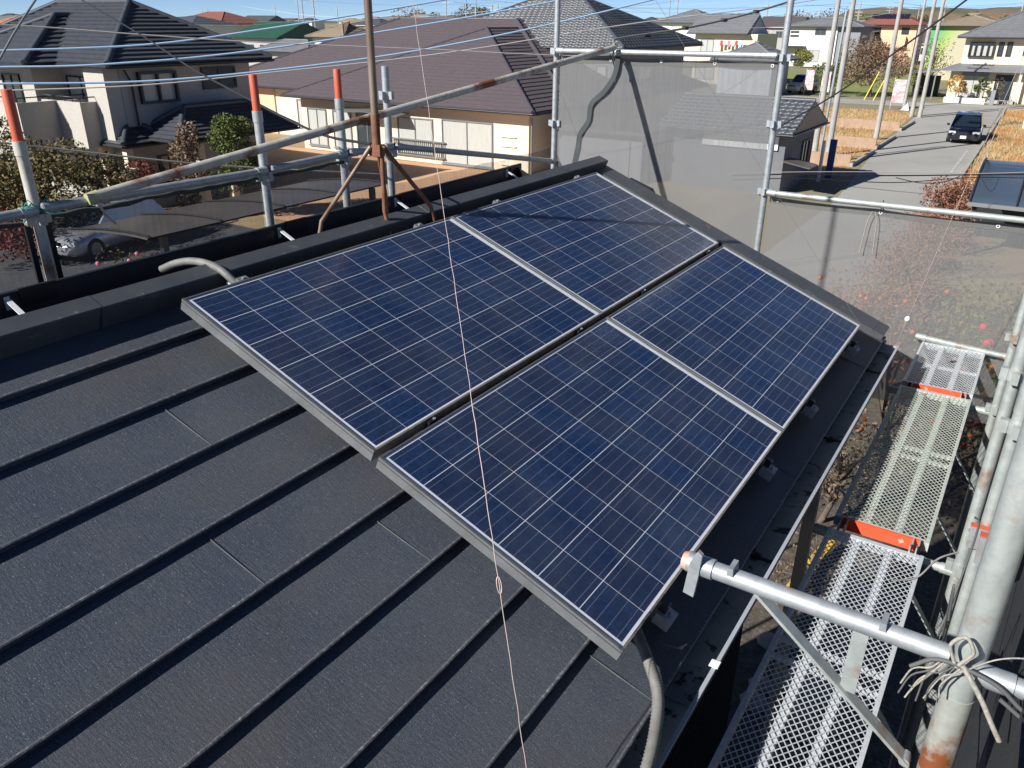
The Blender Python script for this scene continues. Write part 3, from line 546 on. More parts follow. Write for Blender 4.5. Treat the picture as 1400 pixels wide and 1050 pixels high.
M['net_outer'] = net_mat('scaffold_net_dense', (.07,.072,.075), .82, .15)
net('scaffold_net', 'dark dense scaffold net hanging outside the walkway poles', (.20,-2.0), (.24,6.2), .1, 5.75, M['net_outer'], .02, hem=False)
net('scaffold_net', 'low grey scaffold net with grommets in front of the road', (-1.72,YG+.01), (1.4,YG+.02), 4.3, 5.765, M['net_low'])
for i, (ya, yb, lb) in enumerate(((-1.2,1.74,'thin dark scaffold net in front of the parked silver car'), (1.83,3.03,'thin dark scaffold net in front of the carport roof'), (3.11,3.67,'narrow dark scaffold net left of the antenna legs'), (3.74,4.10,'narrow dark scaffold net behind the antenna legs'), (4.16,6.25,'thin dark net in front of the cream house wall'))):
    net('scaffold_net', lb, (XB-.005,ya), (XB-.005,yb), 4.6, 6.2 if i < 4 else 5.98, M['net_shaded'], .008, hem=False)
for ya, yb, lb in ((-1.0,1.72,'rolled dark net bunched under the handrail past the string knot'),(1.86,3.04,'rolled dark net bunched under the handrail by the yellow tape'),(3.1,3.68,'rolled dark net bunched under the short handrail')):
    nn_ = int((yb-ya)/.05); pts = [V(XB+.006+.008*math.sin(i*1.3), ya+(yb-ya)*i/nn_, 6.192-.008*abs(math.sin(i*.21+math.sin(i*.11)))-.003*math.sin(i*1.9)) for i in range(nn_+1)]
    tag(MB().tube(pts, [.008+.006*abs(math.sin(i*.45+math.sin(i*.17)*2)) for i in range(nn_+1)], 6).build('rolled_net', M['strap']), lb, 'net')
for ya in (1.74,1.83): tag(MB().box(XB-.012,XB+.002,ya-.012,ya+.012,4.6,6.17).build('net_edge_band', M['black']), 'black reinforced net edge beside the green string pole', 'net edge', 'net edge bands')
tag(MB().box(XB-.02,XB-.006,YG+.012,YG+.03,4.6,6.72).build('net_edge_band', M['black']), 'black net edge along the tall pole by the brown roof', 'net edge')
# wavy black strap hanging on the tall net
sp = [V(-3.075,YG-.012,6.735), V(-3.10,YG-.012,6.60), V(-3.18,YG-.012,6.47), V(-3.30,YG-.012,6.36), V(-3.325,YG-.012,6.22), V(-3.40,YG-.012,6.10), V(-3.42,YG-.012,5.98), V(-3.46,YG-.012,5.75)]
pp = spline(sp, 6); vs_ = []
for i, p in enumerate(pp):
    t_ = nrm(pp[min(i+1,len(pp)-1)]-pp[max(i-1,0)]); s_ = V(t_.z,0,-t_.x)*.021; vs_ += [p-s_+V(0,.002*math.sin(i),0), p+s_-V(0,.003*math.sin(i*.7),0)]
tag(MB().add(vs_, [(2*i,2*i+1,2*i+3,2*i+2) for i in range(len(pp)-1)], True).build('strap', M['strap']), 'dark wavy strap hanging against the tall grey net', 'strap')
q = MB(); c_ = V(-.95,YG-.03,5.74)
for dx in (-.03,.03): q.tube(spline([c_+V(dx*.3,0,.01), c_+V(dx,0,-.06), c_+V(dx*1.3,0,-.18), c_+V(dx*1.5,0,-.30)],5), .004, 5)
tag(q.build('cord', M['rope']), 'pale looped cord hanging from a grommet of the low net', 'cord')

# mesh walkway decks
def deck(y0, y1, x0, x1, z, label, m_, plate=None, nrib=2):
    t = thing('scaffold_deck', label, 'scaffold deck', ((x0+x1)/2, (y0+y1)/2, z), 'mesh walkway decks')
    for a, b in ((x0, x0+.016), (x1-.016, x1)): MB().box(a,b,y0,y1,z-.045,z+.004).build('side_rail', m_, t)
    for a, b in ((y0+.0005, y0+.026), (y1-.026, y1-.0005)): MB().box(x0+.0165,x1-.0165,a,b,z-.04,z+.002).build('end_bar', m_, t)
    q_ = MB(); px_, py_ = .0262, .036; r_ = px_/py_; X0, X1, Y0, Y1 = x0+.014, x1-.014, y0+.022, y1-.022; Wd = X1-X0; Lg = Y1-Y0
    k_ = -int(Lg*r_/px_)-1
    while k_*px_ < Wd + Lg*r_:
        for sgn in (1,-1):
            c0 = k_*px_                      # x - X0 = c0 + sgn*r*(y-Y0) family
            if sgn == 1: ts = (max(0,-c0/r_), min(Lg,(Wd-c0)/r_))
            else: ts = (max(0,(c0-Wd)/r_), min(Lg,c0/r_))
            if ts[1]-ts[0] > .004:
                a = V(X0+c0+sgn*r_*ts[0], Y0+ts[0], z-.001 + (.0009 if sgn > 0 else 0)); b = V(X0+c0+sgn*r_*ts[1], Y0+ts[1], a.z); q_.bar(a, b, .0030, .0022)
        k_ += 1
    o = q_.build('expanded_mesh', m_, t); o['kind'] = 'stuff'
    for i in range(nrib):
        xc = x0 + (x1-x0)*(i+1)/(nrib+1); MB().box(xc-.0155,xc+.0155,y0+.0265,y1-.0265,z-.034,z-.006).build('rib', m_, t)
    nc = 1 if y1-y0 < 1.2 else 2
    for i in range(nc):
        yc = y0 + (y1-y0)*((i+1)/(nc+1) if nc == 1 else (.47,.53)[i])
        for xa, xb in zip([x0+.0165]+[x0+(x1-x0)*(j+1)/(nrib+1)+.0175 for j in range(nrib)], [x0+(x1-x0)*(j+1)/(nrib+1)-.0175 for j in range(nrib)]+[x1-.0165]): MB().box(xa,xb,yc-.009,yc+.009,z-.026,z-.008).build('cross_bar', m_, t)
    for xx in (x0+.05, x1-.05):
        for yy, s_ in ((y0,-1),(y1,1)):
            for e in (-.013,.013): MB().prism([V(xx+e-.003,yy,z-.035),V(xx+e-.003,yy+s_*.05,z-.028),V(xx+e-.003,yy+s_*.055,z+.012),V(xx+e-.003,yy+s_*.02,z+.02),V(xx+e-.003,yy,z+.008)], (.006,0,0)).build('hook', M['galv'], t)
    if plate == 'near': MB().box(x0+.03,x1-.03,y0-.012,y0-.0005,z-.05,z+.012).build('end_plate', M['orange_b'], t, label='bright orange painted end plate')
    if plate == 'thin': MB().box(x0+.04,x1-.04,y0-.010,y0-.0005,z-.03,z+.004).build('end_plate', M['orange_b'], t, label='thin orange painted end plate')
    return t
DX0, DX1, DZ = -.447, -.035, 4.85
deck(O0.y+3.70, O0.y+4.55, DX0, DX1, DZ, 'short bluish mesh deck at the far end of the walkway', M['deck_steel'], 'thin')
deck(O0.y+1.815, O0.y+3.62, DX0, DX1, DZ, 'greenish grey mesh deck with the bright orange end plate', M['deck_green'], 'near')
deck(O0.y-.09, O0.y+1.70, DX0, DX1-.005, DZ, 'silver mesh deck under the bracket arm below the roof edge', M['deck_steel'])
deck(O0.y+.4, O0.y+2.2, -.55, -.14, 2.95, 'dark lower storey mesh deck seen through the gap by the gutter', M['galv'])
deck(O0.y+2.27, O0.y+4.07, -.55, -.14, 2.95, 'lower storey mesh deck above the garden stones', M['galv'])
MB_ = MB()
# near bracket arm
bu = O0.y - .10; bz = 5.765
t = thing('bracket_arm', 'silver scaffold bracket arm with diagonal brace reaching over the deck', 'scaffold bracket', (.1, bu, bz), None)
MB().tube([(-.50,bu,bz),(.075,bu,bz)], .0225, 16).build('arm_tube', M['galv'], t)
MB().tube([(-.515,bu,bz),(-.45,bu,bz)], .0265, 16).build('arm_end_socket', M['galv'], t)
q = MB(); q.tube([(-.530,bu,bz),(-.5155,bu,bz)], [.021,.026], 12); q.build('orange_end_cap', mat('worn_orange_tip', (.6,.2,.11), .6, c2=(.55,.42,.36), scale=30), t)
q = MB(); q.prism([V(-.512,bu-.03,bz-.075),V(-.485,bu-.03,bz-.08),V(-.478,bu-.03,bz-.01),V(-.475,bu-.03,bz+.05),V(-.487,bu-.03,bz+.058),V(-.503,bu-.03,bz+.02)], (0,.012,0)); q.build('latch_plate', M['galv'], t)
for xx in (-.405,-.06): MB().prism([V(xx-.008,bu-.022,bz+.014),V(xx+.008,bu-.022,bz+.014),V(xx+.006,bu-.022,bz+.036),V(xx-.006,bu-.022,bz+.036)], (0,.044,0)).build('stop_lug', M['galv'], t)
MB().bar((-.34,bu,bz-.015),(.06,bu,bz-.335),.008,.034,V(0,1,0)).build('diagonal_brace', M['galv_green'], t)
MB().box(-.118,-.083,bu-.004,bu+.004,bz-.2,bz-.02).build('hanger_plate', M['galv_green'], t)
MB().tube([(.05,bu-.012,bz-.33),(.05,bu+.02,bz-.33)], .012, 8).build('pin', M['galv'], t)
rail((.13,bu,bz-.02), (.75,bu,bz-.02), 'bright rail running right from the rope wrapped pole joint', M['galv'])
# ropes at the joint
Jn = V(XF-.0, O0.y-.10, 5.765); rp = thing('rope_knot', 'frayed pale rope knotted around the scaffold joint', 'rope', Jn)
def jn(dx, dz, dy=-.045): return Jn + V(dx, dy, dz)
MB().tube(spline([jn(-.015,.02), jn(-.03,.06), jn(-.008,.09), jn(.012,.06), jn(.0,.03), jn(-.01,.01)], 6), .0042, 6).build('loop', M['rope'], rp)
MB().tube(spline([jn(0,.02), jn(.045,-.03,-.06), jn(.08,-.085,-.065), jn(.1,-.12,-.06)], 6), .0058, 6).build('tail', M['rope'], rp)
MB().tube(spline([jn(-.09,-.03), jn(-.05,.01), jn(.0,.015), jn(.07,-.0), jn(.13,-.04), jn(.19,-.03), jn(.15,-.065), jn(.08,-.03)], 6), .0048, 6).build('tail', M['rope_dark'], rp)
MB().tube(spline([jn(-.05,-.10), jn(-.03,-.03), jn(0,.0), jn(.05,.06), jn(.1,.09), jn(.16,.10), jn(.17,.05)], 6), .0018, 5).build('tail', M['rope'], rp)
for i in range(8):
    a = random.uniform(-1,1); MB().tube(spline([jn(-.02+a*.02,.01), jn(-.035+.02*a,-.015-.02*i/14), jn(-.055+.03*a,-.03-.05*random.random()), jn(-.06+.04*a,-.07-.05*random.random())], 4), .0022, 5).build('strand', M['rope_dark'] if i % 2 else M['rope'], rp)
tag(MB().tube(spline([V(XF-.03,O0.y+.6,5.72), V(XF-.02,O0.y+.5,5.75), V(XF-.03,O0.y+.35,5.65), V(XF-.045,O0.y+.25,5.55), V(XF-.04,O0.y+.15,5.62), V(XF-.05,O0.y+.02,5.86), V(XF-.04,O0.y+.04,5.75)], 8), .003, 5).build('cord', M['rope_dark']), 'dark cord hanging down the weathered scaffold pole', 'cord')
tag(MB().tube(spline([V(XF-.03,O0.y+1.25,5.2), V(XF-.09,O0.y+1.22,5.16), V(XF-.14,O0.y+1.18,5.08), V(XF-.22,O0.y+1.15,5.05)], 8), .004, 5).build('cord', M['conduit']), 'short grey cord sticking out from the weathered pole', 'cord')
# plank and lower pieces on the right
tag(MB().bar((.22,O0.y-.3,4.9),(.42,O0.y+2.5,3.4),.12,.03).build('timber_plank', M['timber']), 'weathered timber plank leaning outside the scaffold', 'plank')
for k_ in range(5):
    y_ = O0.y + .75*k_; b = thing('deck_brace', 'perforated grey strut between walkway and scaffold poles', 'strut', (-.03,y_,4.7), 'struts under the walkway'); MB().bar((-.05,y_,4.78),(XF,y_+.02,4.55),.05,.006).build('strut', M['galv_green'], b)

# ------------------------------------------------------------------ vegetation helpers
def leaves(mb, c, rad, n, size, rnd, shell=.45, flat=1.):
    c = Vector(c)
    for _ in range(n):
        while True:
            p = V(rnd.uniform(-1,1), rnd.uniform(-1,1), rnd.uniform(-1,1))
            if shell*.0 < p.length < 1: break
        p = p.normalized()*(p.length**shell); q = c + V(p.x*rad[0], p.y*rad[1], p.z*rad[2])
        a = V(rnd.uniform(-1,1), rnd.uniform(-1,1), rnd.uniform(-1,1)*flat).normalized(); b = a.orthogonal().normalized(); b.rotate(Matrix.Rotation(rnd.uniform(0,6.28), 3, a)); s_ = size*rnd.uniform(.6,1.3); e = a.cross(b)
        mb.add([q-b*s_, q+e*s_*.45, q+b*s_, q-e*s_*.45], [(0,1,2,3)])
def tree(name, label, cat, base, h, cr, m_, n=1500, leaf=.06, clumps=9, seed=1, trunk=.07, tm=None, shape='round', group=None, fruit=None):
    rnd = random.Random(seed); base = Vector(base); t = thing(name, label, cat, base, group); tk = MB(); top = base + V(rnd.uniform(-.1,.1)*h, rnd.uniform(-.1,.1)*h, h*.6)
    tk.tube([base, base.lerp(top,.5)+V(.03*h,0,0), top], [trunk, trunk*.75, trunk*.4], 7); cl = []
    for i in range(clumps):
        if shape == 'col': c = base + V(rnd.uniform(-.35,.35)*cr, rnd.uniform(-.35,.35)*cr, h*(.1+.85*i/clumps)); r_ = cr*(.75 - .4*abs(i/clumps-.35)); rad = (r_,r_,h*.13)
        elif shape == 'cone': f = i/clumps; c = base + V(rnd.uniform(-.1,.1)*cr, rnd.uniform(-.1,.1)*cr, h*(.12+.8*f)); r_ = cr*(1-.85*f); rad = (r_,r_,h*.12)
        else:
            a = rnd.uniform(0,6.28); d = cr*rnd.uniform(.15,.75); c = base + V(math.cos(a)*d, math.sin(a)*d, h*rnd.uniform(.38,.92)); r_ = cr*rnd.uniform(.32,.55); rad = (r_,r_,r_*.8)
        cl.append((c, rad)); st = base.lerp(top, rnd.uniform(.35,1)); tk.tube([st, st.lerp(c,.6)+V(0,0,.05*h), c], [trunk*.4,trunk*.25,trunk*.1], 5)
    tk.build('trunk', tm or M['trunk'], t); lf = MB()
    for c, rad in cl: leaves(lf, c, rad, n//clumps, leaf, rnd)
    if n: lf.build('crown', m_, t)
    if fruit:
        for k_ in range(fruit[1]):
            c, rad = rnd.choice(cl); p = c + V(rnd.uniform(-1,1)*rad[0], rnd.uniform(-1,1)*rad[1], rnd.uniform(-.8,.8)*rad[2]); s_ = fruit[2]
            MB().tube([p+V(0,0,k*s_) for k in (-1,-.7,0,.7,1)], [s_*.2,s_*.75,s_*1.05,s_*.75,s_*.2], 8).build('fruit', fruit[0], t)
    return t

# ------------------------------------------------------------------ house helpers
def courses(A, B, C, D, n, th, m_, parent, name='roof_course', wave=None, joined=False):
    A, B, C, D = map(Vector, (A,B,C,D)); nm = (B-A).cross(D-A).normalized(); nm = nm if nm.z > 0 else -nm; allm = MB()
    for k_ in range(n):
        t0, t1 = k_/n, min(1,(k_+1.06)/n); a, b, c, d = A.lerp(D,t0), B.lerp(C,t0), B.lerp(C,t1), A.lerp(D,t1); q_ = allm if joined else MB()
        if wave:
            m = max(2, int((b-a).length/wave[0]*4)); vv_ = []
            for i in range(m+1):
                f = i/m; wv = wave[1]*math.sin(f*(b-a).length/wave[0]*2*math.pi)
                lo_ = a.lerp(b,f); hi_ = d.lerp(c,f); vv_ += [lo_+nm*(th*.1), lo_+nm*(th+wv), hi_+nm*(th*.25+wv*.9)]
            q_.add(vv_, [(3*i+j, 3*i+j+1, 3*i+j+4, 3*i+j+3) for i in range(m) for j in range(2)], True)
        else:
            q_.add([a+nm*.004, b+nm*.004, a+nm*th, b+nm*th, c+nm*th*.2, d+nm*th*.2], [(0,1,3,2),(2,3,4,5)])
        if not joined: q_.build(name, m_, parent)
    if joined: allm.build(name, m_, parent)
def hip(parent, x0, x1, y0, y1, ze, zr_, m_, ridge_m, axis='x', n=14, th=.04, wave=None, ov=.12, joined=False, faces='-y+x-x+y', gable=False, name='roof'):
    if axis == 'x': k_ = 0 if gable else (y1-y0)/2; r0 = V(x0+k_,(y0+y1)/2,zr_); r1 = V(x1-k_,(y0+y1)/2,zr_)
    else: k_ = 0 if gable else (x1-x0)/2; r0 = V((x0+x1)/2,y0+k_,zr_); r1 = V((x0+x1)/2,y1-k_,zr_)
    a, b, c, d = V(x0,y0,ze), V(x1,y0,ze), V(x1,y1,ze), V(x0,y1,ze); F = {}
    if axis == 'x': F['-y'] = (a,b,r1,r0); F['+x'] = (b,c,r1,r1); F['+y'] = (c,d,r0,r1); F['-x'] = (d,a,r0,r0)
    else: F['+x'] = (b,c,r1,r0); F['+y'] = (c,d,r1,r1); F['-x'] = (d,a,r0,r1); F['-y'] = (a,b,r0,r0)
    s_ = MB(); dn = V(0,0,-ov); s_.add([a,b,c,d,a+dn,b+dn,c+dn,d+dn], [(0,4,5,1),(1,5,6,2),(2,6,7,3),(3,7,4,0),(4,7,6,5)])
    for q_ in F.values():
        pts = []
        for p in q_:
            if not pts or (p-pts[-1]).length > 1e-5: pts.append(p)
        if (pts[0]-pts[-1]).length < 1e-5: pts.pop()
        if len(pts) > 2: s_.poly(pts)
    rf = s_.build(name, m_, parent)
    for kf, (A,B,C,D) in F.items():
        if kf in faces and (not gable or (axis == 'x') == (kf[1] == 'y')): courses(A,B,C,D,n,th,m_,rf,wave=wave,joined=joined)
    if ridge_m:
        ln = [(r0,r1)] + ([] if gable else [(a,r0),(b,r1 if axis == 'x' else r0),(c,r1),(d,r0 if axis == 'x' else r1)])
        for p, q_ in ln:
            if (p-q_).length > .05: MB().tube([p+V(0,0,th*.8), q_+V(0,0,th*.8)], .07+th*.5, 6).build('ridge_tile', ridge_m, rf)
    MB().tube([(x0-.04,y0-.06,ze-.05),(x1+.04,y0-.06,ze-.05)], .05, 6).tube([(x1+.06,y0-.04,ze-.05),(x1+.06,y1+.04,ze-.05)], .05, 6).build('gutter', M['frame_dark'] if ridge_m else M['white'], rf)
    return rf
def win(parent, face, pl, a0, a1, z0, z1, n=2, pm='pane', fm='frame_dark', dep=.07, fw=.06, sill=False):
    def P(a, d, z): return V(a, pl-d, z) if face == '-y' else V(pl+d, a, z)
    def bx(q_, a, b, d0, d1, c, d):
        p0, p1 = P(a,d0,c), P(b,d1,d); q_.box(min(p0.x,p1.x),max(p0.x,p1.x),min(p0.y,p1.y),max(p0.y,p1.y),min(p0.z,p1.z),max(p0.z,p1.z)); return q_
    fr = MB(); bx(fr,a0,a0+fw,-.01,dep,z0,z1); bx(fr,a1-fw,a1,-.01,dep,z0,z1); bx(fr,a0+fw,a1-fw,-.01,dep-.002,z0,z0+fw); bx(fr,a0+fw,a1-fw,-.01,dep-.002,z1-fw,z1)
    for i in range(1,n): x_ = a0+(a1-a0)*i/n; bx(fr,x_-fw*.4,x_+fw*.4,-.01,dep-.012,z0+fw,z1-fw)
    o = fr.build('window', M[fm], parent)
    for i in range(n): bx(MB(), a0+(a1-a0)*i/n+(fw if i == 0 else fw*.4), a0+(a1-a0)*(i+1)/n-(fw if i == n-1 else fw*.4), .004, .022, z0+fw, z1-fw).build('pane', M[pm], o)
    if sill: bx(MB(), a0-.06, a1+.06, -.01, dep+.05, z0-.06, z0-.001).build('sill', M[fm], o)
    return o

# brown roofed bungalow
bh = thing('house', 'wide bungalow with a brown slate hip roof and cream walls', 'house', (-30, 42, 0))
hip(bh, -49,-20.5,37,56,3.0,7.0, M['slate_brown'], M['ridge_brown'], 'x', 26, .03)
q = MB(); W0 = [V(-37.6,33.5,3),V(-20.65,33.5,3),V(-29.1,41.9,6.5),V(-29.1,45.3,6.5),V(-37.6,37,3),V(-20.65,37.1,3)]
q.poly([W0[0],W0[1],W0[2]]); q.poly([W0[1],W0[5],W0[3],W0[2]]); q.poly([W0[4],W0[0],W0[2],W0[3]]); q.box(-37.6,-20.65,33.5,37,2.86,2.995); wr = q.build('wing_roof', M['slate_brown'], bh)
courses(W0[0],W0[1],W0[2],W0[2],24,.03,M['slate_brown'],wr); courses(W0[1],V(-20.65,37.3,3),W0[3],W0[2],24,.05,M['slate_brown'],wr)
for p, c in ((W0[0],W0[2]),(W0[1],W0[2]),(W0[2],W0[3])): MB().tube([p+V(0,0,.03),c+V(0,0,.03)], .1 if p is W0[1] else .05, 6).build('ridge_tile', M['ridge_brown'] , wr)
MB().tube([(-37.7,33.42,2.93),(-20.6,33.42,2.93)],.06,6).tube([(-20.57,33.45,2.93),(-20.57,56,2.93)],.06,6).build('gutter', M['frame_dark'], wr)
MB().box(-36.9,-21.3,34.2,37.69,0,2.85).build('wall', M['cream'], bh)
MB().box(-48.2,-21.32,37.7,55.3,0,2.88).build('wall', M['cream'], bh)
MB().box(-48.3,-43.0,37.6,37.695,.0,2.87).build('wall', M['peach_wall'], bh)
for a, b_, z0, z1, nn, pm in ((-36.4,-34.9,.25,2.3,2,'curtain'),(-34.4,-33.0,.25,2.3,2,'curtain'),(-32.6,-31.0,.2,2.3,2,'pane'),(-29.6,-27.2,.35,2.25,2,'curtain'),(-26.6,-23.4,.1,2.3,2,'curtain')): win(bh,'-y',34.2,a,b_,z0,z1,nn,pm,'frame_grey',sill=True)
win(bh,'-y',37.69,-41,-38.2,.5,2.3,3,'curtain','frame_grey')
q = MB(); q.box(-30.0,-26.4,34.02,34.12,.3,.36)
for k_ in range(26): q.box(-30.0+.14*k_,-29.96+.14*k_,34.04,34.1,.36,1.1)
q.box(-30.0,-26.36,34.03,34.11,1.1,1.16); q.build('balustrade', M['frame_grey'], bh)
for zz in (.35,.8,1.25,1.7): MB().box(-22.9,-22.0,34.1,34.17,zz,zz+.05).build('wall_rack', M['white'], bh)
q = MB(); q.prism([V(-33.4,33.2,2.35),V(-31,33.0,2.5),V(-28.8,33.2,2.35),V(-28.8,33.2,2.31),V(-31,33.0,2.46),V(-33.4,33.2,2.31)], (0,1.0,.1)); q.build('awning', M['net_hem'], bh)
for s_ in (0,1): MB().tube([(-21.1,34.1+.05,2.7),(-21.1,34.15,0)],.05,6).build('downpipe', M['frame_grey'], bh) if s_ == 0 else None

# left two storey tiled house
lh = thing('house', 'two storey house with dark ribbed tile hip roof and stone balconies', 'house', (-34, 22, 0))
hip(lh,-41.7,-28.9,17.8,25.4,5.4,7.5,M['tile_dark'],M['tile_dark'],'x',15,.09)
hip(lh,-39.2,-32.2,16.6,24.2,5.38,7.0,M['tile_dark'],M['tile_dark'],'y',10,.09,name='front_roof')
MB().box(-41,-29.6,18.6,24.7,0,5.28).build('wall', M['stone_wall'], lh)
MB().box(-30.9,-29.62,18.0,18.59,2.55,5.27).build('corner_pier', M['beige_wall'], lh)
MB().box(-40.8,-33.4,17.4,18.595,2.5,5.26).build('front_bay', M['beige_wall'], lh)
def parapet(x0,x1,y0,y1,z0,z1):
    t_ = .14; q_ = MB(); q_.box(x0,x1,y0,y0+t_,z0,z1); q_.box(x1-t_,x1,y0+t_+.001,y1,z0,z1-.002); q_.box(x0,x1-t_-.001,y0+t_+.001,y1,z0,z0+.18); o = q_.build('balcony', M['beige_wall'], lh)
    MB().tube([(x0,y0+.07,z1+.16),(x1-.07,y0+.07,z1+.16),(x1-.07,y1,z1+.16)],.025,6).build('handrail', M['frame_dark'], o)
    for k_ in range(4): MB().tube([(x0+(x1-x0-.07)*k_/3,y0+.07,z1-.01),(x0+(x1-x0-.07)*k_/3,y0+.07,z1+.16)],.018,6).build('baluster', M['frame_dark'], o)
parapet(-38.5,-32.0,15.9,17.39,2.5,4.1); parapet(-31.99,-30.4,17.35,18.0,2.45,4.1); parapet(-33.2,-31.98,17.45,18.59,2.45,4.08)
for a, b_ in ((-38.0,-36.6),(-35.6,-34.3)): win(lh,'-y',17.4,a,b_,3.0,4.95,2,'pane')
win(lh,'-y',18.6,-33.1,-31.2,2.9,4.9,2,'curtain')
win(lh,'+x',-29.6,19.3,20.95,3.95,5.1,2,'curtain',dep=.18,fw=.09); win(lh,'+x',-29.6,22.2,23.9,4.3,5.15,2,'pane',fw=.09); win(lh,'+x',-29.6,19.6,20.6,.9,2.0,2,'pane')
hip(lh,-30.2,-27.3,19.1,25.0,2.75,3.75,M['tile_dark'],M['tile_dark'],'y',8,.08,name='porch_roof')
hip(lh,-31.6,-29.0,17.9,19.9,2.6,3.4,M['tile_dark'],M['tile_dark'],'x',5,.08,name='porch_roof')
for xx, yy in ((-30.9,18.2),(-29.3,18.2),(-27.7,20.2)): MB().box(xx-.14,xx+.14,yy-.14,yy+.14,0,2.55).build('porch_post', M['cream'], lh)
MB().tube([(-29.45,18.75,5.2),(-29.45,18.9,4.9),(-29.5,19.0,4.7),(-29.5,19.0,2.9)],.04,6).build('downpipe', M['frame_dark'], lh)
MB().obox((-34.9,18.95,6.02), V(.55,0,0), V(0,.32,.18), V(0,-.03,.06)).build('skylight', M['pane'], lh)

# carport, silver car, garden in front of the left house
cp = thing('carport', 'low carport with a brown translucent curved roof behind the net', 'carport', (-17,13.5,0))
q = MB(); vv = []; m = 8
for i in range(m+1):
    f = i/m; x_ = -19.6+3.3*f; z_ = 2.25+.28*math.sin(f*math.pi*.55)
    for y_ in (10.2,18.2): vv.append((x_,y_,z_))
    for y_ in (10.2,18.2): vv.append((x_,y_,z_-.04))
q.add(vv, [(4*i,4*i+4,4*i+5,4*i+1) for i in range(m)]+[(4*i+2,4*i+3,4*i+7,4*i+6) for i in range(m)]+[(4*i,4*i+2,4*i+6,4*i+4) for i in range(m)], False); q.build('roof_sheet', M['poly_roof'], cp)
for y_ in (10.25,12.2,14.2,16.2,18.15): MB().tube([(-19.6+3.3*f, y_, 2.285+.28*math.sin(f*math.pi*.55)) for f in [i/8 for i in range(9)]], .025, 6).build('roof_rib', M['frame_dark'], cp)
for y_ in (10.6,17.6): MB().box(-16.5,-16.36,y_,y_+.14,0,2.45).build('post', M['frame_dark'], cp)
MB().box(-16.36,-16.2,10.4,18.0,0,.9).build('low_wall', M['concrete'], cp)

